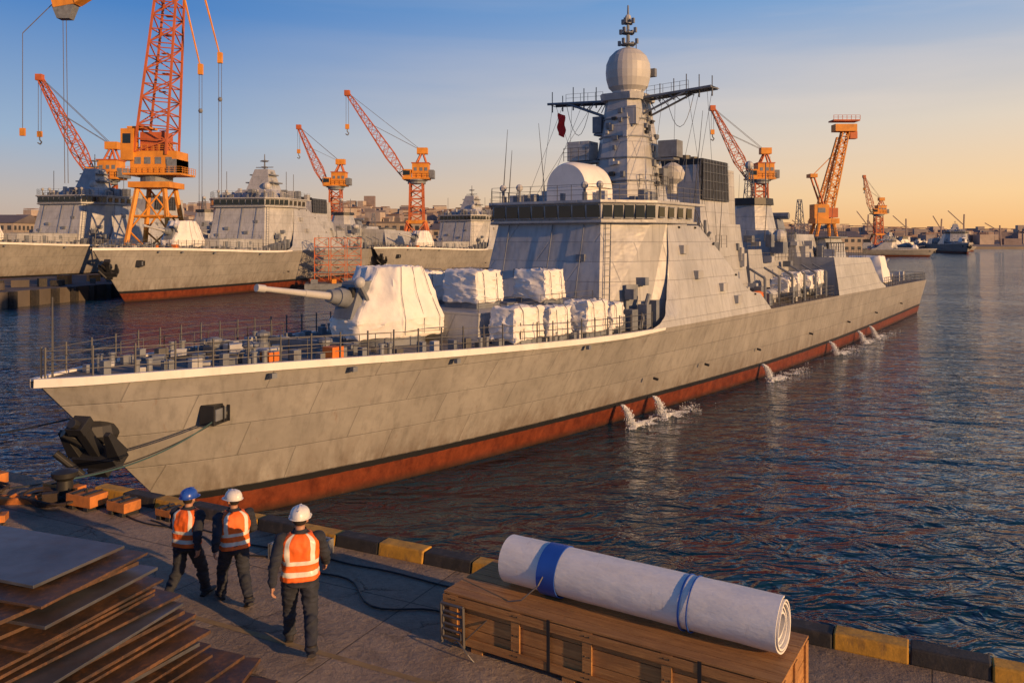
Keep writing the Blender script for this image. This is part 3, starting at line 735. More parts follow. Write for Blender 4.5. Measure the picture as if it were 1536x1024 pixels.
def debris(t,w,l,b,h,rz,kind=0):
    mb=MB(); c=Q(t,w,QZ)
    Rz=Matrix.Rotation(rz,3,'Z')
    B=lambda x,y,z,sx,sy,sz,m=0: mb.cbox(c+Rz@Vector((x,y,z)),(sx,sy,sz),m,rz)
    if kind==0:
        for q in (-.3,.3): B(q*l,0,.04,.12,b,.08,1)
        B(0,0,.08+(h-.08)/2,l,b,h-.08)
        B(-l*.2,0,h+.015,.06,b*1.02,.03,1); B(l*.25,0,h+.015,.06,b*1.02,.03,1)
        mb.tube(c+Vector((0,0,h)),c+Vector((0,0,h+.1)),.02,1,6)
    else:
        B(0,b*.4,.04,l,.06,h); B(0,-b*.4,.04,l,.06,h); B(0,0,h*.5,l,b*.8,.04)
        for q in (-.35,0,.35): B(q*l,0,h*.6,.05,b*.8,h*.6)
    mb.obj('dock_block' if kind==0 else 'steel_beam',[M_ob,M_black],bevel=.02)
for a in [(-.9,1.0,.7,.45,.32,-.4),(.1,.9,.55,.4,.28,-.5),(-2.6,1.5,1.5,.28,.2,.05,1),(-3.2,2.2,1.3,.25,.18,.25,1),(-4.6,.9,1.3,.35,.3,-.5),(-5.6,2.0,1.0,.3,.25,-.2,1),(-2.2,.6,1.0,.3,.22,-.4),(1.2,.7,.45,.35,.22,-.5),(-1.6,2.6,.6,.3,.22,.3),(-3.9,3.0,1.8,.3,.2,-.1,1)]: debris(*a)
mb=MB()
for k,(t0,w0) in enumerate(((-1.8,1.2),(-3.9,1.4),(-5.2,2.8),(-3.0,3.4))):
    for rr in range(4):
        pts=[Q(t0+ (.4+.08*rr)*math.cos(a)*1.2,w0+(.25+.05*rr)*math.sin(a),QZ+.05+.04*rr+.03*math.sin(3*a+rr)) for a in [i*.35 for i in range(19)]]
        mb.path(pts,.03,0,6)
    mb.cbox(Q(t0,w0,QZ+.12),(.3,.2,.25),0,.4)
mb.obj('chain_pile',[mat('rusty_chain',(.05,.035,.028),.7,.3,.4,6)],smooth=True)
mb=MB(); mb.lathe(Q(-1.9,.8),[(.3,0),(.3,.06),(.17,.1),(.16,.4),(.26,.48),(.27,.58),(.1,.64)],0,16)
mb.obj('mooring_bollard',[mat('iron',(.03,.03,.03),.5,.3)],smooth=True)
def rope(name,p,q,sag,r,mt):
    mb=MB(); p=Vector(p);q=Vector(q);n=28
    mb.path([p.lerp(q,i/n)-Vector((0,0,4*sag*(i/n)*(1-i/n))) for i in range(n+1)],r,0,6)
    return mb.obj(name,[mt],smooth=True)
M_rope=mat('green_rope',(.05,.11,.11),.8); M_rope2=mat('dark_rope',(.03,.035,.04),.8)
SMt=Matrix.Translation((-13.2,23.0,0))@Matrix.Rotation(SHIP_ANG,4,'Z')
W=lambda s,n,z:SMt@s_(s,n,z)
rope('mooring_rope',W(4.6,1.75,3.6),Q(-1.9,.8,QZ+.4),.3,.02,M_rope)
rope('mooring_rope',W(4.6,1.8,3.55),Q(-3.2,1.2,QZ+.15),.35,.018,M_rope2)
rope('mooring_rope',W(1.0,0,4.0),(-24,26,3.0),.5,.025,M_rope2)

# ------------------------------------------------------------------ steel plates
M_plate=bpy.data.materials.new('rusty_plate'); t,N,L,P=nt(M_plate)
tc=N.new('ShaderNodeTexCoord').outputs['Object']
f=rmp(N,L,noi(N,L,tc,1.6,9,.7),.38,.66); c=mix(N,L,f,(.05,.043,.042),(.15,.08,.045))
g=rmp(N,L,noi(N,L,tc,7,8,.7),.5,.75,0,.8); c=mix(N,L,g,c,(.32,.14,.05))
L.new(c,P.inputs['Base Color']); P.inputs['Metallic'].default_value=.25; L.new(rmp(N,L,f,0,1,.38,.7),P.inputs['Roughness'])
bump(N,L,noi(N,L,tc,14,7),.5,.01,P)
M_ptop=mat('mill_scale_plate',(.11,.115,.13),.40,.4,.45,1.4,.004,10,.75,(.12,.07,.045))
mb=MB()
u=Vector((-.92,.39,0));v=Vector((-.39,-.92,0))
nl=20; z=QZ
for i in range(nl):
    k=i/(nl-1)
    cx=-3.55+(-4.78+3.55)*k**.8; cy=10.85-.25*k
    th=R(.03,.05); gap=R(.022,.065)
    c0=Vector((cx+R(-.2,.2),cy+R(-.16,.16),0)); w=4.2-2.75*k+R(-.2,.2)
    rr=Matrix.Rotation(R(-.11,.11),3,'Z'); uu=rr@u; vv_=rr@v
    for q in range(3):
        p=c0+uu*(.4+q*1.5)
        a=[p+vv_*.1,p+uu*.12+vv_*.1,p+uu*.12+vv_*(w-.1),p+vv_*(w-.1)]
        mb.prism([x+Vector((0,0,z)) for x in a],[x+Vector((0,0,z+gap)) for x in a],0)
    z+=gap
    a=[c0,c0+uu*5.2,c0+uu*5.2+vv_*w,c0+vv_*w]
    dz=[R(-.008,.008) for _ in range(4)]
    mb.prism([x+Vector((0,0,z+e)) for x,e in zip(a,dz)],[x+Vector((0,0,z+th+e)) for x,e in zip(a,dz)],1 if i==nl-1 or i%6==4 else 0)
    z+=th+.008
for (x,y,zz,a,w,l) in ((-2.95,10.5,QZ+.01,.15,1.0,2.2),(-3.3,10.95,QZ+.07,.32,.8,1.5)):
    rr=Matrix.Rotation(a,3,'Z'); c0=Vector((x,y,0)); uu=rr@u; vv_=rr@v
    q=[c0,c0+uu*l,c0+uu*l+vv_*w,c0+vv_*w]
    mb.prism([p+Vector((0,0,zz)) for p in q],[p+Vector((0,0,zz+.05)) for p in q],0)
mb.obj('steel_plate_stack',[M_plate,M_ptop],bevel=.004)

# ------------------------------------------------------------------ crate + roll
m=bpy.data.materials.new('crate_wood'); t,N,L,P=nt(m)
tc=N.new('ShaderNodeTexCoord').outputs['Object']
g=noi(N,L,mapv(N,L,tc,(.7,9,14)),2.2,8,.7,.6); g=rmp(N,L,g,.3,.7)
c=mix(N,L,g,(.30,.125,.035),(.62,.33,.11))
sep=N.new('ShaderNodeSeparateXYZ'); L.new(tc,sep.inputs[0])
pl=math_(N,L,'FLOOR',math_(N,L,'MULTIPLY',math_(N,L,'ADD',sep.outputs[2],.0),4.9))
wn=N.new('ShaderNodeTexWhiteNoise'); wn.noise_dimensions='1D'; L.new(pl,wn.inputs['W'])
c=mix(N,L,rmp(N,L,wn.outputs['Value'],0,1,0,.3),c,(.17,.08,.03))
g2=rmp(N,L,noi(N,L,tc,1.3,7,.7),.45,.7,0,.45); c=mix(N,L,g2,c,(.16,.075,.03))
L.new(c,P.inputs['Base Color']); P.inputs['Roughness'].default_value=.75; bump(N,L,g,.5,.012,P)
M_wood=m
cr=empty('wooden_crate',(-.89,11.57,QZ),math.atan2(-.527,.85))
CL,CD,CH=4.5,1.25,.74
mb=MB()
for x in (.5,1.9,3.3,4.0): mb.box(x-.09,x+.09,-.03,CD+.02,0,.1,0)
b0=.1
nb=3; hb=(CH-b0-.03)/nb
for i in range(nb):
    z0=b0+i*hb
    mb.box(0.0,CL,0,.03,z0+.004,z0+hb-.006,0); mb.box(0,CL,CD-.03,CD,z0+.004,z0+hb-.006,0)
    mb.box(-.032,-.003,0.0,CD,z0+.004,z0+hb-.006,0); mb.box(CL+.003,CL+.032,0.0,CD,z0+.004,z0+hb-.006,0)
mb.box(.03,CL-.03,.031,CD-.031,b0,CH-.04,0)
nt_=7
for i in range(nt_):
    w=(CD+.06)/nt_; mb.box(-.05,CL+.05,-.03+i*w+.005,-.03+(i+1)*w-.005,CH-.028+R(-.003,.003),CH,0)
for x in (.05,1.05,2.1,3.15,4.25):
    mb.box(x,x+.13,-.035,-.003,b0-.04,CH-.035,0); mb.box(x,x+.13,CD+.003,CD+.035,b0-.04,CH-.035,0)
for y in (.0,.55,1.1):
    mb.box(CL+.035,CL+.06,y,y+.13,b0,CH-.035,0); mb.box(-.06,-.035,y,y+.13,b0,CH-.035,0)
mb.box(-.05,CL+.06,-.05,-.036,CH-.15,CH-.035,0); mb.box(-.05,CL+.06,-.05,-.036,b0-.02,b0+.09,0)
for x in (.08,1.08,2.13,3.18,4.28):
    for zz in (.14,.2,.4,.6,.66):
        for q in (0,.07): mb.cbox((x+q,-.052 if zz<.19 or zz>.6 else -.037,zz),(.018,.008,.018),1)
for x in (1.6,3.6):
    mb.box(x,x+.05,-.056,-.052,b0-.02,CH+.003,1); 
o=mb.obj('planks',[M_wood,M_black],cr,bevel=.006)
mb=MB()
for zz in (.15,.33,.5):
    mb.path([(-.02,-.08,zz),(.28,-.08,zz),(.28,-.08,zz+.1),(-.02,-.08,zz+.1),(-.02,-.08,zz)],.018,0,6)
mb.path([(.32,-.07,.05),(.32,-.09,.6),(-.05,-.09,.6),(-.05,-.07,.05)],.022,0,6)
mb.path([(.2+.55*t,-.12-.14*math.sin(t*3.1),.12+.1*math.sin(t*5)-.1*t) for t in [i/14 for i in range(15)]],.012,0,5)
mb.path([(.3+.6*t,-.06+.2*t*t,.12+.62*t) for t in [i/10 for i in range(11)]]+[(1.1,.15,.8),(1.3,.25,1.0),(1.35,.42,1.2)],.01,0,5)
mb.obj('wire_fittings',[mat('wire',(.16,.15,.14),.5,.5)],cr,smooth=True)

m=bpy.data.materials.new('white_membrane'); t,N,L,P=nt(m)
tc=N.new('ShaderNodeTexCoord').outputs['Object']
f=rmp(N,L,noi(N,L,mapv(N,L,tc,(.5,2,2)),2,7,.7),.4,.75,0,.5); c=mix(N,L,f,(.82,.81,.78),(.52,.48,.42))
f=rmp(N,L,noi(N,L,mapv(N,L,tc,(3,.6,.6)),3,8,.8),.6,.7,0,.4); c=mix(N,L,f,c,(.35,.3,.25))
L.new(c,P.inputs['Base Color']); P.inputs['Roughness'].default_value=.45
bump(N,L,noi(N,L,mapv(N,L,tc,(.8,2.5,2.5)),3,6),.7,.02,P)
M_mem=m; M_blue=mat('blue_strap',(.015,.08,.40),.5)
pL=Vector((-.02,11.83,0)); pR=Vector((3.17,9.78,0)); rd=(pR-pL).normalized(); RL=(pR-pL).length
rl=empty('membrane_roll',(pL.x,pL.y,QZ+CH+.345),math.atan2(rd.y,rd.x))
mb=MB()
turns=5.2; ns=int(turns*40); pts=[]
for i in range(ns+1):
    a=2*math.pi*i/40; rr=.33-(.33-.14)*(i/ns); pts.append((rr*math.cos(a+1.2),rr*math.sin(a+1.2)))
nx=24
def wr(x,a,r): return r*(1+.012*noise.noise(Vector((x*2,math.cos(a)*2,math.sin(a)*2)))+.008*noise.noise(Vector((x*7,math.cos(a)*3,math.sin(a)*3))))
for side in (0,1):
    vs=[];fs=[]
    for i,(y,zc) in enumerate(pts):
        a=math.atan2(zc,y); r=math.hypot(y,zc)-(.020 if side else 0)
        off=.03*math.sin(i*.031)+.01*math.sin(i*.3)
        for j in range(nx+1):
            x=RL*j/nx; r2=wr(x,a,r)
            vs.append((x+(off if j==nx else 0),r2*math.cos(a),r2*math.sin(a)))
    for i in range(ns):
        for j in range(nx): k=i*(nx+1)+j; fs.append((k,k+1,k+nx+2,k+nx+1))
    mb.add(vs,fs,0)
nv=(ns+1)*(nx+1); fs=[]
for i in range(ns):
    for j in (0,nx):
        a=i*(nx+1)+j; b=(i+1)*(nx+1)+j; fs.append((a,b,b+nv,a+nv))
mb.f+=fs; mb.m+=[0]*len(fs)
o=mb.obj('rolled_sheet',[M_mem],rl,smooth=True)
mb=MB()
def band(x0,x1,r,m=0):
    seg=64; vs=[]
    for x in (x0,x0+.001,x1-.001,x1):
        rr=r-.014 if x in (x0,x1) else r
        for i in range(seg): a=2*math.pi*i/seg; vs.append((x+.02*math.sin(a),rr*math.cos(a),rr*math.sin(a)))
    for q in range(3): mb.add(vs[q*seg:(q+2)*seg],[(i,(i+1)%seg,seg+(i+1)%seg,seg+i) for i in range(seg)],m)
band(.62,.90,.342); band(2.62,2.645,.341); band(2.73,2.745,.341)
mb.obj('straps',[M_blue],rl,smooth=True)

# ------------------------------------------------------------------ workers
M_jack=mat('navy_jacket',(.022,.026,.038),.85,0,.35,9,.01,25)
M_trou=mat('work_trousers',(.025,.029,.042),.85,0,.35,9,.01,25)
M_vest=mat('hi_vis_orange',(.88,.15,.015),.65,0,.15,9,.008,18,.25,(.4,.07,.01))
M_refl=mat('reflective_tape',(.72,.70,.58),.35,0,.06,9)
M_skin=mat('skin',(.42,.22,.14),.55,0,.1,12)
M_hair=mat('hair',(.02,.014,.01),.8)
M_boot=mat('boots',(.02,.017,.015),.6)
M_hw=mat('helmet_white',(.75,.74,.70),.3,0,.04,3); M_hb=mat('helmet_blue',(.02,.08,.42),.3,0,.05,3)
def remesh(mb,name,vox,smooth_it=4):
    me=bpy.data.meshes.new('t'); me.from_pydata(mb.v,[],mb.f)
    bm=bmesh.new(); bm.from_mesh(me); bmesh.ops.recalc_face_normals(bm,faces=bm.faces); bm.to_mesh(me); bm.free()
    o=bpy.data.objects.new('t',me); sc.collection.objects.link(o)
    r=o.modifiers.new('r','REMESH'); r.mode='VOXEL'; r.voxel_size=vox
    s=o.modifiers.new('s','SMOOTH'); s.iterations=smooth_it; s.factor=.5
    dg=bpy.context.evaluated_depsgraph_get(); me2=bpy.data.meshes.new_from_object(o.evaluated_get(dg))
    bpy.data.objects.remove(o); me2.name=name; return me2
def worker(x,y,heading,k,fwd,helm,armbend=.1,headturn=0,lean=.04,bulk=1.12):
    E=empty('construction_worker',(x,y,QZ),heading,k); E.scale=(k*bulk,k*bulk,k)
    def cap(mb,p,q,r0,r1,n=14,sx=1):
        mb.tube(p,q,r0,0,n,r1); mb.ball(p,r0,0,n,8); mb.ball(q,r1,0,n,8)
    mb=MB()
    ft=fwd
    feet={}
    for sg in (1,-1):
        st=ft*sg
        hip=Vector((.098*sg,0,.93))
        if st>0: knee=Vector((.115*sg,.20*abs(st)/.3,.51)); ank=Vector((.115*sg,.30*abs(st)/.3,.10)); pitch=.10
        else: knee=Vector((.115*sg,-.03,.50)); ank=Vector((.12*sg,-.34*abs(st)/.3,.17)); pitch=-.5
        cap(mb,hip,knee,.105,.078); cap(mb,knee,ank,.078,.06)
        cal=knee.lerp(ank,.3)+Vector((0,-.02,0)); mb.ball(cal,.073,0,12,8,(1,1,1.5))
        mb.ball(ank,.074,0,12,8,(1,1,.7))
        feet[sg]=(ank,pitch)
    mb.ball((0,-.01,.95),.17,0,20,12,(1.05,.82,.75)); mb.ball((0,-.045,.93),.135,0,16,10,(1.15,.8,.8))
    def ring(z,rx,ry,yo=0): return [Vector((rx*math.cos(a),ry*math.sin(a)+yo+lean*(z-.95),z)) for a in [2*math.pi*i/20 for i in range(20)]]
    rs=[ring(.88,.175,.13),ring(1.0,.175,.125),ring(1.18,.175,.12),ring(1.32,.19,.125),ring(1.43,.18,.11),ring(1.49,.12,.085),ring(1.54,.072,.072)]
    for a,b in zip(rs,rs[1:]): mb.prism(a,b)
    arms={}
    for sg in (1,-1):
        sw=-ft*sg
        sh=Vector((.20*sg,lean*.5,1.435)); el=Vector((.275*sg,-.03+sw*.42,1.165)); wr_=Vector((.29*sg,.05+sw*.95+armbend*.4,.93+armbend*.25+abs(sw)*.08))
        cap(mb,sh,el,.073,.058); cap(mb,el,wr_,.058,.043); mb.ball(sh,.08,0,14,8)
        arms[sg]=(el,wr_)
    me=remesh(mb,'body',.0125,5)
    for mm in (M_jack,M_trou): me.materials.append(mm)
    sd=x*3.1
    for v in me.vertices:
        p=v.co; r1=1-abs(noise.noise(Vector((p.x*6+sd,p.y*6,p.z*13))))*2
        k1=noise.noise(Vector((p.x*9+sd,p.y*9,p.z*14)))*.006+max(0,r1)**3*.014
        v.co=p+v.normal*k1
    for f in me.polygons:
        f.use_smooth=True; c=f.center; f.material_index=1 if (c.z<.90 and abs(c.x)<.21) or c.z<.85 else 0
    o=bpy.data.objects.new('body',me); sc.collection.objects.link(o); o.parent=E
    mb=MB()
    for sg,(ank,pitch) in feet.items():
        Rm=Matrix.Rotation(pitch,3,'X')
        base=ank
        prof=[(-.095,.040,.045),(-.05,.045,.10),(.0,.045,.115),(.06,.047,.085),(.13,.052,.065),(.19,.045,.05),(.215,.03,.035)]
        rings=[]
        for yy,w,h in prof:
            rr=[]
            for i in range(12):
                a=2*math.pi*i/12; rr.append(base+Rm@Vector((w*math.cos(a),yy,-.1+max(0.0,(h*.5+h*.5*math.sin(a))))))
            rings.append(rr)
        for a,b in zip(rings,rings[1:]): mb.prism(a,b,0)
        mb.tube(base+Vector((0,0,-.04)),base+Vector((0,0,.06)),.058,0,12,.056)
    mb.obj('boots',[M_boot],E,smooth=True)
    mb=MB(); vr=[(.94,.215,.165),(1.05,.207,.155),(1.18,.212,.155),(1.30,.222,.158),(1.38,.22,.15),(1.44,.205,.138),(1.485,.165,.118),(1.52,.105,.092)]
    NA=72; NZ=48; vs=[];fs=[];ms=[]
    zr=[(a,b) for a,b,c in vr]; zc=[(a,c) for a,b,c in vr]
    for j in range(NZ+1):
        z=.94+(1.52-.94)*j/NZ; rx=herm(zr,z);ry=herm(zc,z)
        for i in range(NA):
            a=2*math.pi*i/NA
            w=.014*noise.noise(Vector((math.cos(a)*2.5+sd,math.sin(a)*2.5,z*9)))+.008*noise.noise(Vector((math.cos(a)*6,math.sin(a)*6+sd,z*14)))
            sq=1+.05*math.cos(4*a)*-1
            vs.append(Vector(((rx*sq+w)*math.cos(a),(ry*sq+w)*math.sin(a)+lean*(z-.95),z)))
    for j in range(NZ):
        for i in range(NA):
            z=.94+(1.52-.94)*(j+.5)/NZ; a=2*math.pi*(i+.5)/NA; xx=abs(.2*math.cos(a))
            mi=0
            if 1.005<z<1.055 or 1.145<z<1.195: mi=1
            if z>=1.195 and .10<xx<.14: mi=1
            if 1.30<z<1.47 and abs(math.cos(a))>.975: continue
            fs.append((j*NA+i,j*NA+(i+1)%NA,(j+1)*NA+(i+1)%NA,(j+1)*NA+i)); ms.append(mi)
    mb.v=[tuple(p) for p in vs]; mb.f=fs; mb.m=ms
    o=mb.obj('safety_vest',[M_vest,M_refl],E,smooth=True,recalc=False)
    s=o.modifiers.new('s','SOLIDIFY'); s.thickness=.008
    mb=MB(); hy=lean*.65+.015
    mb.tube((0,hy-.02,1.48),(0,hy-.005,1.60),.058,0,16,.054)
    mb.ball((0,hy,1.685),.1,0,20,14,(.80,.98,1.1)); mb.ball((0,hy+.03,1.625),.07,0,16,10,(.85,.95,.85))
    mb.ball((0,hy+.10,1.655),.016,0,8,6,(.8,1.3,1.4)); mb.ball((0,hy+.092,1.60),.02,0,8,6,(1.4,.7,.6))
    for sg in (1,-1): mb.ball((sg*.083,hy-.005,1.662),.03,0,10,8,(.35,.7,1.1))
    me=remesh(mb,'head',.0065,3); me.materials.append(M_skin); me.materials.append(M_hair)
    for f in me.polygons:
        f.use_smooth=True; c=f.center
        f.material_index=1 if (c.z>1.615 and c.y<hy-.03) or (c.z>1.69 and c.y<hy+.06) or (c.z>1.65 and abs(c.x)>.07 and c.y<hy+.02 and c.y>hy+.0) else 0
    T=Matrix.Translation((0,hy,1.55))@Matrix.Rotation(headturn,4,'Z')@Matrix.Translation((0,-hy,-1.55))
    me.transform(T)
    o=bpy.data.objects.new('head',me); sc.collection.objects.link(o); o.parent=E
    mb=MB()
    for sg in (1,-1):
        mb.ball((sg*.033,hy+.089,1.685),.012,1,8,6); mb.ball((sg*.033,hy+.098,1.685),.006,2,8,6)
    mb.cbox((0,hy+.108,1.60),(.045,.008,.008),0)
    o=mb.obj('face_features',[mat('lips',(.3,.1,.08),.5),mat('eye_white',(.7,.7,.68),.3),M_black],E,smooth=True); o.data.transform(T)
    mb=MB()
    mb.lathe((0,hy-.012,1.505),[(.088,0),(.078,.04),(.07,.055),(.066,.04)],0,20)
    mb.obj('collar',[M_jack],E,smooth=True)
    mb=MB()
    seg=32
    vs=[];fs=[]
    rows=[(1.0,0),(1.0,.02),(.98,.05),(.9,.085),(.74,.115),(.5,.135),(.25,.146),(.02,.148)]
    for r,z in rows:
        for i in range(seg):
            a=2*math.pi*i/seg; ridge=.006 if abs(math.cos(a))<.22 else 0
            vs.append((.112*r*math.cos(a),hy-.005+(.135*r+ridge)*math.sin(a),1.705+z+ridge*(1 if z>.05 else 0)))
    for j in range(len(rows)-1):
        for i in range(seg): fs.append((j*seg+i,j*seg+(i+1)%seg,(j+1)*seg+(i+1)%seg,(j+1)*seg+i))
    mb.add(vs,fs,0)
    vs=[]
    for q in (0,1):
        for i in range(seg):
            a=2*math.pi*i/seg; e=.012+(.04 if math.sin(a)>.3 else 0)*math.sin(a)
            vs.append(((.11+e*q)*math.cos(a),hy-.005+(.133+e*q)*math.sin(a),1.707-.008*q))
    mb.add(vs,[(i,(i+1)%seg,seg+(i+1)%seg,seg+i) for i in range(seg)],0)
    mb.tube((0,hy-.13,1.82),(0,hy+.12,1.825),.008,0,6)
    o=mb.obj('hard_hat',[helm],E,smooth=True,recalc=False); o.data.transform(T)
    s=o.modifiers.new('s','SOLIDIFY'); s.thickness=.006
    mb=MB()
    for sg,(el,wr_) in arms.items():
        d=(wr_-el).normalized(); d=(d+Vector((0,.05,-.5))).normalized()
        side=Vector((0,1,0)); side=(side-d*side.dot(d)).normalized(); inn=d.cross(side)*1.0
        if inn.x*sg>0: inn=-inn
        mb.tube(wr_-d*.02,wr_+d*.03,.028,0,10,.026)
        pc=wr_+d*.065
        Rm=Matrix((side,inn,d)).transposed()
        mb.ball(pc,.046,0,14,10,(.92,.42,1.1),Rm=Rm)
        for q,(off,ln) in enumerate(((.030,.072),(.010,.080),(-.011,.075),(-.031,.058))):
            p0=wr_+d*.100+side*off; d1=(d+inn*.25).normalized(); d2=(d+inn*.9).normalized(); d3=(d*.6+inn*1.2).normalized()
            p1=p0+d1*ln*.45; p2=p1+d2*ln*.32; p3=p2+d3*ln*.25
            for a,b,r0,r1 in ((p0,p1,.0098,.009),(p1,p2,.009,.0082),(p2,p3,.0082,.007)):
                mb.tube(a,b,r0,0,8,r1); mb.ball(b,r1,0,8,6)
            mb.ball(p0,.0105,0,8,6)
        p0=wr_+d*.045+side*.035; p1=p0+(side*.7+d*.6+inn*.3).normalized()*.035; p2=p1+(side*.2+d+inn*.4).normalized()*.03
        mb.ball(p0,.015,0,8,6); mb.tube(p0,p1,.014,0,8,.011); mb.ball(p1,.011,0,8,6); mb.tube(p1,p2,.011,0,8,.008); mb.ball(p2,.008,0,8,6)
    mb.obj('hands',[M_skin],E,smooth=True)
    return E
worker(-5.05,12.95,-.30,.94,.26,M_hb,.12,.1,.04,1.18)
worker(-4.28,12.85,.55,.94,-.28,M_hw,.18,.35,.08,1.18)
worker(-2.90,11.40,.25,1.06,-.28,M_hw,.06,-.1,.03,1.16)

# ------------------------------------------------------------------ water discharges
M_foam=mat('foam_spray',(.8,.82,.83),.6,0,.08,5)
def discharge(s,size):
    mb=MB(); n=bd(s)*.35+herm(WL,s-4.6)*.65
    b=W(s,n,1.0); out=Vector((.8141,-.5807,0)); al=Vector((.58,.81,0))
    g=random.gauss
    for i in range(int(1500*size)):
        t=random.random(); sp=.02+.11*t
        p=b+out*(.55*t+.05)+Vector((0,0,-.95*t*t))+Vector((g(0,sp),g(0,sp),g(0,sp*.6)))
        if p.z>-.02: mb.drop(p,R(.008,.03),R(.8,2))
    for i in range(int(3600*size)):
        k=abs(g(0,1)); a=R(0,6.28)
        p=b+out*(.7+math.cos(a)*k*.35+.25*noise.noise(Vector((k*3,a,s))))+al*(math.sin(a)*k*1.5*size+1.3*k*size)
        if noise.noise(p*1.7)+.2-.15*k<0: continue
        p.z=R(0,.02)+max(0,.22-.25*k)*random.random(); mb.drop(p,R(.012,.045),R(.3,.6))
    mb.obj('water_discharge',[M_foam],smooth=True)
discharge(25.3,1.1); discharge(28.3,.8); discharge(42.5,1.4); discharge(57.5,1.4); discharge(67,1.5); discharge(72,1.2)

# ------------------------------------------------------------------ land / piers
M_pier=mat('pier_concrete',(.10,.085,.075),.85,0,.3,.2,0,8,.5)
M_land=mat('yard_ground',(.20,.17,.14),.9,0,.3,.02)
mb=MB()
LP=[(-3000,340),(150,340),(250,700),(250,820),(3500,900),(3500,3000),(-3000,3000)]
mb.prism([(a,b,-5) for a,b in LP],[(a,b,2.6) for a,b in LP])
mb.obj('shore_ground',[M_land])
def pier(name,poly,z=2.2):
    mb=MB(); mb.prism([(x,y,-5) for x,y in poly],[(x,y,z) for x,y in poly])
    (ax,ay),(bx,by)=poly[0],poly[1]
    for i in range(60):
        t=i/59; x=ax+(bx-ax)*t;y=ay+(by-ay)*t
        mb.cbox((x+.4,y-.2,z-1.2),(.8,.8,2.4),1); 
        if i%2==0:
            for q in range(3): mb.cbox((x-R(1.5,9),y+R(-1,1),z+.5),(R(.8,2.5),R(.8,2),R(.6,2)),random.choice([0,1,2]),R(0,1))
    mb.obj(name,[M_pier,M_blk,M_ob])
pier('pier',[(-68,108),(-26,338),(-50,338),(-100,108)])
pier('pier',[(-128,100),(-70,339),(-110,339),(-170,100)])

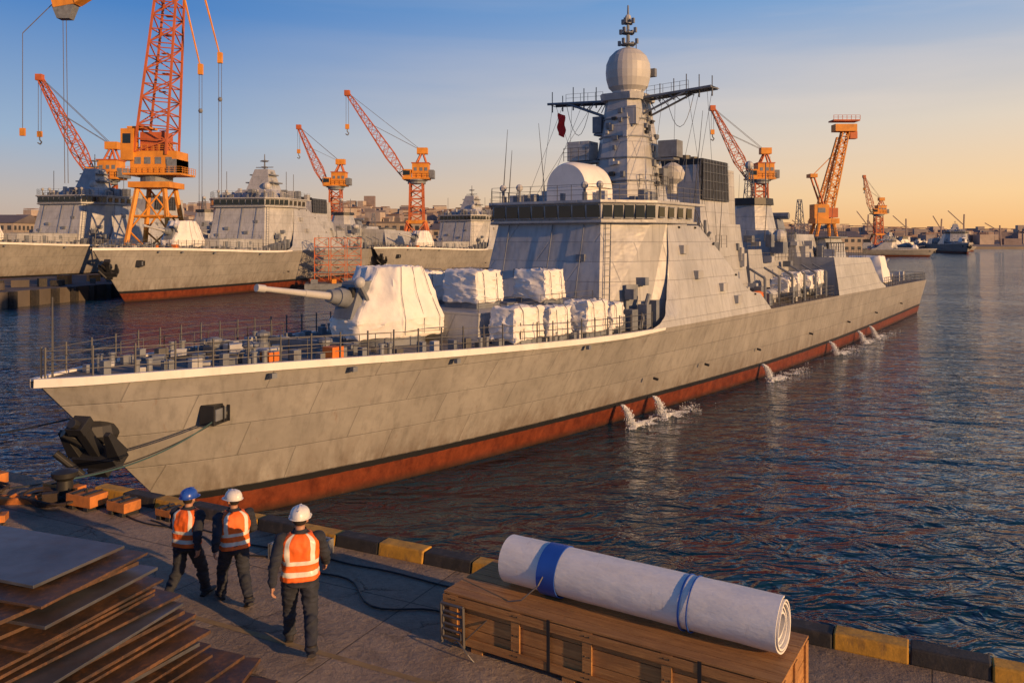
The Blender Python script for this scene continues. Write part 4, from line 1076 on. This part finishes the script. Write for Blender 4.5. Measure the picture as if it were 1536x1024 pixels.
# ------------------------------------------------------------------ cranes
M_cy=mat('crane_yellow',(.68,.27,.03),.55,0,.2,.4,0,8,.45,(.2,.08,.03))
M_cr=mat('crane_red_orange',(.48,.12,.035),.55,0,.2,.4,0,8,.4,(.15,.06,.03))
M_cable=mat('wire_rope',(.14,.13,.13),.6)
CM=[M_cy,M_cr,M_cable,M_glass,M_dark]
def crane(x,y,z0,zh,k,jib,rz=0,tower_m=1,hook=8,name='harbour_crane'):
    E=empty(name,(x,y,0),rz)
    mb=MB(); w=3.4*k
    zp=z0+(zh-z0)*.42
    for i in (-1,1):
        for j in (-1,1):
            mb.tube((i*w,j*w,z0),(i*w*.5,j*w*.5,zp),.38*k,tower_m,6)
            mb.cbox((i*w,j*w,z0+.6*k),(2.2*k,1.6*k,1.2*k),0)
        mb.tube((i*w*.8,-w*.8,z0+(zp-z0)*.4),(i*w*.8,w*.8,z0+(zp-z0)*.4),.22*k,tower_m,5)
        mb.tube((-w*.8,i*w*.8,z0+(zp-z0)*.4),(w*.8,i*w*.8,z0+(zp-z0)*.4),.22*k,tower_m,5)
        mb.tube((-w,i*w,z0),(w*.6,i*w*.6,zp),.14*k,tower_m,5); mb.tube((w,i*w,z0),(-w*.6,i*w*.6,zp),.14*k,tower_m,5)
    mb.cbox((0,0,zp),(w*1.15,w*1.15,.7*k),0)
    mb.lattice((0,0,zp),(0,0,zh-1.6*k),w*.85,w*.75,5,.24*k,tower_m,(1,0,0))
    mb.lathe((0,0,zh-1.7*k),[(1.9*k,0),(1.9*k,.5*k),(2.3*k,.6*k),(2.3*k,.9*k)],4,18)
    mb.cbox((0,0,zh-.65*k),(5.6*k,4.2*k,.35*k),0)
    mb.rail([(-2.8*k,-2.1*k,zh-.5*k),(2.8*k,-2.1*k,zh-.5*k),(2.8*k,2.1*k,zh-.5*k)],1.0*k,.06*k,0,1.2*k,2)
    mb.obj('portal',CM,E)
    mb=MB()
    mb.cbox((.9*k,0,zh+1.0*k),(3.4*k,3.4*k,3.0*k),0)
    mb.cbox((.9*k,0,zh+2.6*k),(3.7*k,3.7*k,.2*k),1)
    for q in (-.9,.3,1.3): mb.cbox((.8*k+q*k,-1.73*k,zh+1.3*k),(.6*k,.06*k,.7*k),4)
    mb.cbox((3.1*k,0,zh+.3*k),(1.2*k,3.2*k,1.7*k),4)
    mb.cbox((-1.8*k,-1.4*k,zh+.3*k),(1.6*k,1.5*k,1.9*k),0); mb.cbox((-2.35*k,-1.4*k,zh+.5*k),(.6*k,1.54*k,1.0*k),3)
    mb.cbox((-1.8*k,-2.16*k,zh+.5*k),(1.2*k,.06*k,.9*k),3)
    at=Vector((1.2*k,0,zh+5.2*k))
    for j in (-1,1):
        mb.tube((-1*k,j*1.2*k,zh+.5*k),at+Vector((0,j*.5*k,0)),.2*k,1,5); mb.tube((2.6*k,j*1.2*k,zh+1*k),at+Vector((0,j*.5*k,0)),.2*k,1,5)
    for q in (.3,.6): mb.tube((-1*k+2.2*k*q,-1.2*k+.7*k*q,zh+.5*k+4.7*k*q),(-1*k+2.2*k*q,1.2*k-.7*k*q,zh+.5*k+4.7*k*q),.12*k,1,4)
    mb.cbox(at,(2.2*k,1.8*k,1.3*k),0)
    mb.obj('machine_house',CM,E)
    mb=MB()
    root=Vector((-2.4*k,0,zh-.3*k)); tip=root+Vector(jib)
    L_=(tip-root).length; nb=max(10,int(L_/(1.35*k)))
    mb.lattice(root,tip,.9*k,.7*k,nb,.12*k,1,(0,1,0),2.0*k,.07*k)
    mb.cbox(tip,(1.1*k,1.1*k,1.1*k),1)
    for j in (-1,1):
        mb.tube(at+Vector((0,j*.4*k,0)),root.lerp(tip,.97)+Vector((0,j*.3*k,.4*k)),.05*k,2,4)
        mb.tube(at+Vector((0,j*.4*k,0)),root.lerp(tip,.62)+Vector((0,j*.3*k,.4*k)),.05*k,2,4)
    for j in (-.25,.25): mb.tube(tip+Vector((j*k,0,0)),tip+Vector((j*k,0,-hook*k)),.045*k,2,4)
    hb=tip+Vector((0,0,-hook*k)); mb.cbox(hb,(.8*k,.4*k,1.0*k),0)
    mb.path([hb+Vector((0,0,-.5*k)),hb+Vector((0,0,-1.0*k)),hb+Vector((.35*k,0,-1.4*k)),hb+Vector((.1*k,0,-1.8*k)),hb+Vector((-.35*k,0,-1.5*k))],.12*k,4,6)
    mb.obj('jib',CM,E)
    return E
crane(-74,350,2.6,33,1.7,(-11.5,0,24),0,1,6)
crane(-40,350,2.6,36,2.0,(-24,-2,35),0,1,7)
crane(104,350,2.6,36,2.0,(-15,0,29),0,1,5)
crane(-112,230,2.2,27,1.55,(-13.5,-2,27),0,1,10)
crane(222,505,2.6,26,1.5,(-5,0,22),0,1,5)
E=empty('level_luffing_crane',(135,350,0))
mb=MB()
for i in (-1,1):
    for j in (-1,1): mb.tube((i*6-5,j*5,2.6),(i*3-4,j*3,16),.7,0,6)
mb.cbox((-4,0,17),(10,8,2.2),0); mb.cbox((-6,0,21),(6,6,6),0); mb.cbox((-6,-3.05,21.5),(3,.1,2),4); mb.cbox((-1,0,20.5),(4,5,4),1)
mb.lattice((-3,0,18),(5,0,55),3.6,2.6,16,.32,0,(0,1,0),None,.2)
mb.lattice((-6,0,24),(2,0,52),1.4,1.2,16,.2,0,(0,1,0),None,.12)
mb.tube((-5,-2,24),(-9,-2,36),.4,1,5); mb.tube((-5,2,24),(-9,2,36),.4,1,5); mb.cbox((-9,0,36),(3,5,1.5),0)
mb.tube((-9,0,36),(1,0,46),.25,0,4)
mb.cbox((4.5,0,56),(9,5,3),0); mb.cbox((4.5,0,59),(11,6,.6),1); mb.rail([(-1,-3,59.3),(10,-3,59.3)],1.8,.12,1,2,2); mb.cbox((8,0,53),(3,3,3),1)
mb.obj('tower',CM,E)
E=empty('dockside_tower_crane',(-74.6,175,0))
mb=MB()
for i in (-1,1):
    for j in (-1,1):
        mb.tube((i*5.2,j*5.2,2.2),(i*2.8,j*2.8,20),.55,0,6); mb.cbox((i*5.2,j*5.2,2.9),(3,2,1.4),0)
    mb.tube((-5.2,i*5.2,2.2),(4,i*4,11),.2,0,5); mb.tube((5.2,i*5.2,2.2),(-4,i*4,11),.2,0,5)
    mb.tube((-4,i*4,11),(2.8,i*2.8,20),.2,0,5); mb.tube((4,i*4,11),(-2.8,i*2.8,20),.2,0,5)
for z_ in (8,14):
    q=5.2-2.4*(z_-2.2)/17.8
    for i in (-1,1): mb.tube((i*q,-q,z_),(i*q,q,z_),.3,0,5); mb.tube((-q,i*q,z_),(q,i*q,z_),.3,0,5)
mb.cbox((0,0,20.5),(8.5,8,1.2),0); mb.lathe((0,0,21),[(3.2,0),(3.2,1.2),(3.8,1.4)],4,20)
mb.cbox((.6,0,25.2),(9.6,6.2,4.6),0); mb.cbox((.6,0,22.7),(12,8,.4),0); mb.rail([(-5.4,-4,22.9),(6.6,-4,22.9),(6.6,4,22.9)],1.3,.07,0,1.2,3)
for q in (-3.2,-1.2,1,3.2): mb.cbox((q+.6,-3.13,25.5),(1.3,.08,1.4),4)
mb.cbox((-4.6,-2.4,28.8),(2.6,2.6,6.5),0); mb.cbox((-4.6,-3.75,30),(1.6,.08,2),3); mb.cbox((4.4,0,24.3),(2,6.6,3),4); mb.cbox((0,0,29.5),(5,4.5,4),1)
mb.rail([(-4.2,-3.1,27.5),(5.4,-3.1,27.5)],1.3,.07,0,1.2,3)
mb.cbox((-3,0,32.5),(4.5,4.5,.4),0)
mb.lattice((0,0,27),(3.6,0,70),6.6,3.6,15,.30,1,(0,1,0),None,.16)
for k in range(10): mb.cbox((1+.08*k*3,R(-1,1),28+k*4),(1.4,1.2,.15),1)
mb.obj('tower',CM,E)
mb=MB()
top=Vector((3.4,0,70))
gd=Vector((-20.5,0,57.0))
mb.prism([top+Vector((0,-1.5,1)),top+Vector((0,1.5,1)),gd+Vector((4,1.5,1.5)),gd+Vector((4,-1.5,1.5))],[top+Vector((0,-1.5,5)),top+Vector((0,1.5,5)),gd+Vector((2.5,1.5,5.5)),gd+Vector((2.5,-1.5,5.5))],0)
mb.prism([gd+Vector((-.6,-1.3,.6)),gd+Vector((-.6,1.3,.6)),gd+Vector((4,1.3,1.4)),gd+Vector((4,-1.3,1.4))],[gd+Vector((-1.5,-1.3,3.8)),gd+Vector((-1.5,1.3,3.8)),gd+Vector((2.5,1.3,5.5)),gd+Vector((2.5,-1.3,5.5))],0)
mb.prism([gd+Vector((0,-1,-1.6)),gd+Vector((0,1,-1.6)),gd+Vector((2.6,1,-1.6)),gd+Vector((2.6,-1,-1.6))],[gd+Vector((-1,-1.2,1)),gd+Vector((-1,1.2,1)),gd+Vector((3.6,1.2,1.2)),gd+Vector((3.6,-1.2,1.2))],4)
for q in (.8,1.5): mb.tube(gd+Vector((q,0,-1.5)),gd+Vector((q+.4,0,-36)),.07,2,4)
mb.tube(top+Vector((0,0,0)),(9.2,0,45.2),.28,0,5,.16); mb.tube(top+Vector((4,0,0)),(13.3,0,47.6),.28,0,5,.16)
for hx_,hz in ((9.2,45.2),(13.3,47.6)):
    mb.cbox((hx_,0,hz-.3),(.9,.9,2.2),0)
    for q in (-.3,.3): mb.tube((hx_+q,0,hz),(hx_+q,0,14),.06,2,4)
    mb.ball((hx_,0,hz-9),.5,4,8,6)
mb.tube((-27,-2,52),(-27,-2,32),.07,2,4); mb.cbox((-27,-2,31.5),(1,.6,1.6),0)
mb.tube(gd+Vector((-1,0,2)),(-27,-2,52),.09,2,4)
mb.obj('jib_girder',CM,E)
E=empty('scaffold_barge',(-33,158,0),.2)
mb=MB()
mb.box(-6,6,-4,4,-.6,1.0,4)
for i in range(3):
    mb.lattice((i*3-3,0,1),(i*3-3,0,9.5),2.6,2.6,5,.09,1,(1,0,0),None,.06)
for z_ in (3,5.3,7.6): mb.cbox((0,0,z_),(9,2.8,.15),4)
for k in range(8): mb.cbox((R(-5,5),R(-3,3),1.4),(R(.6,1.6),R(.6,1.5),.8),random.choice([0,1,4]))
mb.obj('scaffold',CM,E)

# ------------------------------------------------------------------ buildings
def wallmat(name,col):
    m=bpy.data.materials.new(name); t,N,L,P=nt(m)
    tc=N.new('ShaderNodeTexCoord').outputs['Object']
    f=rmp(N,L,noi(N,L,tc,.15,6,.6),.3,.7); c=mix(N,L,f,[x*.8 for x in col],[x*1.15 for x in col])
    L.new(c,P.inputs['Base Color']); P.inputs['Roughness'].default_value=.85; return m
WALLS=[wallmat('wall_a',(.33,.28,.24)),wallmat('wall_b',(.26,.235,.22)),wallmat('wall_c',(.37,.31,.25))]
M_roof=mat('roof_sheet',(.14,.12,.12),.7,0,.2,.1); M_win=mat('window_dark',(.04,.045,.055),.3)
def shed(x,y,w,d,h,gable=True,k=0,rz=0):
    E=empty('industrial_building',(x,y,2.6),rz); mb=MB()
    mb.box(-w/2,w/2,-d/2,d/2,0,h,0)
    if gable:
        r=h+d*.16
        mb.prism([(-w/2-.5,-d/2-.5,h+.02),(w/2+.5,-d/2-.5,h+.02),(w/2+.5,d/2+.5,h+.02),(-w/2-.5,d/2+.5,h+.02)],[(-w/2-.5,-.3,r),(w/2+.5,-.3,r),(w/2+.5,.3,r),(-w/2-.5,.3,r)],1)
    else:
        mb.box(-w/2-.3,w/2+.3,-d/2-.3,d/2+.3,h+.01,h+.8,1)
        for q in range(5): mb.cbox((R(-w*.4,w*.4),R(-d*.3,d*.3),h+1.6),(R(1.5,4),R(1.5,3),2),1)
    nf=max(1,int(h/3.6)); nw=int(w/3.2)
    for f in range(nf):
        for i in range(nw):
            mb.cbox((-w/2+(i+.5)*w/nw,-d/2-.03,(f+.55)*h/nf),(w/nw*.5,.12,h/nf*.42),2)
    for i in range(int(d/3.2)):
        for f in range(nf): mb.cbox((w/2+.03,-d/2+(i+.5)*3.2,(f+.55)*h/nf),(.12,1.6,h/nf*.42),2)
    mb.obj('shell',[WALLS[k],M_roof,M_win],E)
for a in ((-250,380,60,25,14,True,0),(-205,395,42,22,16,False,1),(-180,360,30,20,10,True,2),(-150,390,40,24,15,False,0),(-118,372,34,20,12,True,2),(-100,400,30,22,20,False,1),
          (-58,385,34,20,14,False,2),(-20,375,30,18,11,True,0),(12,390,36,20,13,False,1),(50,375,34,20,11,True,2),(90,395,30,20,12,False,0),(125,390,22,16,9,True,1),(170,450,30,20,8,True,2),(195,540,34,20,8,False,0),(-6,430,44,24,22,False,2)):
    shed(*a)
hm=bpy.data.materials.new('hazy_hill'); t,N,L,P=nt(hm)
geo=N.new('ShaderNodeNewGeometry').outputs['Position']
f=rmp(N,L,noi(N,L,geo,.02,7,.7),.35,.65); L.new(mix(N,L,f,(.22,.18,.16),(.34,.28,.24)),P.inputs['Base Color']); P.inputs['Roughness'].default_value=1  # distance haze is tinted into the hill's base colour
mb=MB(); nx=140; ny=8; vs=[];fs=[]
def hill(x,y):
    t=(y-900)/900
    px=x/1100
    h=52*math.exp(-((px+.35)/.55)**2)+20*math.exp(-((px-.1)/.3)**2)+12+ (10 if px<-.9 else 0)
    h*=.75+.5*noise.noise(Vector((x*.006,y*.002,0)))+.15*noise.noise(Vector((x*.03,y*.01,3)))
    return 2.4+max(.2,h)*math.sin(min(1,t*1.6)*math.pi/2)
for j in range(ny+1):
    for i in range(nx+1):
        x=-1500+3500*i/nx; y=900+900*j/ny; vs.append((x,y,hill(x,y)))
for j in range(ny):
    for i in range(nx): k=j*(nx+1)+i; fs.append((k,k+1,k+nx+2,k+nx+1))
mb.add(vs,fs); mb.obj('hills',[hm],smooth=True)
mb=MB()
for i in range(1500):
    x=R(-900,1300); y=R(905,1400); z=hill(x,y) 
    w=R(6,22);h=R(5,14)*(1.5 if random.random()<.1 else 1)
    mb.cbox((x,y,z+h/2-2),(w,R(8,16),h+2),random.choice([0,1,2,3]),R(-.4,.4))
    if random.random()<.5: mb.cbox((x,y,z+h+.4),(w*1.05,12,.8),4)
for i in range(26):
    x=R(330,900); y=R(905,950); hh_=R(18,38)
    mb.tube((x,y,2),(x+R(-2,2),y,hh_),.8,3,4); mb.tube((x,y,hh_*.7),(x-R(6,18),y,hh_*1.1),.6,3,4)
mb.obj('distant_city',[wallmat('far_a',(.40,.33,.28)),wallmat('far_b',(.30,.26,.25)),wallmat('far_c',(.42,.35,.29)),wallmat('far_d',(.25,.2,.19)),wallmat('far_roof',(.30,.2,.16))])  # paler, warm wall colours stand in for distance haze

# ------------------------------------------------------------------ light, sky, camera
sd=Vector((.78,-.625,0)).normalized(); el=math.radians(11.5)
sv=Vector((sd.x*math.cos(el),sd.y*math.cos(el),math.sin(el)))
sun=bpy.data.lights.new('sun','SUN'); sun.energy=5.0; sun.angle=math.radians(.6); sun.color=(1,.58,.25)
so=bpy.data.objects.new('sun',sun); sc.collection.objects.link(so); so.rotation_euler=sv.to_track_quat('Z','Y').to_euler(); so.location=(40,-40,60)
w=bpy.data.worlds.new('World'); sc.world=w; w.use_nodes=True; N=w.node_tree.nodes; L=w.node_tree.links
bg=N['Background']; bg.inputs['Strength'].default_value=.97
tc=N.new('ShaderNodeTexCoord').outputs['Generated']
sep=N.new('ShaderNodeSeparateXYZ'); L.new(tc,sep.inputs[0])
z=sep.outputs[2]
def ramp(v,els):
    r=N.new('ShaderNodeValToRGB'); L.new(v,r.inputs[0]); e=r.color_ramp.elements
    while len(e)<len(els): e.new(.5)
    for q,(p,c) in zip(e,els): q.position=p; q.color=(*c,1)
    return r.outputs[0]
cool=ramp(z,[(0,(.60,.40,.28)),(.045,(.54,.46,.42)),(.11,(.33,.45,.62)),(.25,(.07,.23,.57)),(.5,(.03,.11,.32)),(1,(.018,.055,.18))])
warm=ramp(z,[(0,(1.05,.53,.17)),(.05,(1.08,.70,.34)),(.13,(.88,.73,.56)),(.27,(.25,.44,.72)),(.5,(.05,.15,.38)),(1,(.018,.055,.18))])
vm=N.new('ShaderNodeVectorMath'); vm.operation='DOT_PRODUCT'; L.new(tc,vm.inputs[0]); vm.inputs[1].default_value=(.82,.57,0)
fc=rmp(N,L,vm.outputs['Value'],.2,.98)
col=mix(N,L,fc,cool,warm)
cl=noi(N,L,mapv(N,L,tc,(1.2,1.2,13),(0.12,.05,0)),1.8,5,.5,.3)
cf=math_(N,L,'MULTIPLY',math_(N,L,'MULTIPLY',rmp(N,L,cl,.45,.85,0,.4),rmp(N,L,z,.02,.12,0,1)),fc)
col=mix(N,L,cf,col,(.98,.80,.64))
sky=N.new('ShaderNodeTexSky'); sky.sky_type='NISHITA'; sky.sun_disc=False; sky.sun_elevation=el; sky.sun_rotation=math.atan2(sd.x,sd.y)
sk=mix(N,L,1.0,sky.outputs[0],(.1,.1,.1),'MULTIPLY')
col=mix(N,L,.06,col,sk)
L.new(col,bg.inputs[0])
cam=bpy.data.cameras.new('camera'); co=bpy.data.objects.new('camera',cam); sc.collection.objects.link(co)
co.location=(0,0,CAMH); co.rotation_euler=(math.radians(90),0,0)
cam.sensor_width=36; cam.lens=36*1250/1536; cam.shift_y=-152/1536; cam.clip_end=12000; cam.clip_start=.1
sc.camera=co
sc.view_settings.view_transform='Standard'; sc.view_settings.look='None'; sc.view_settings.exposure=0
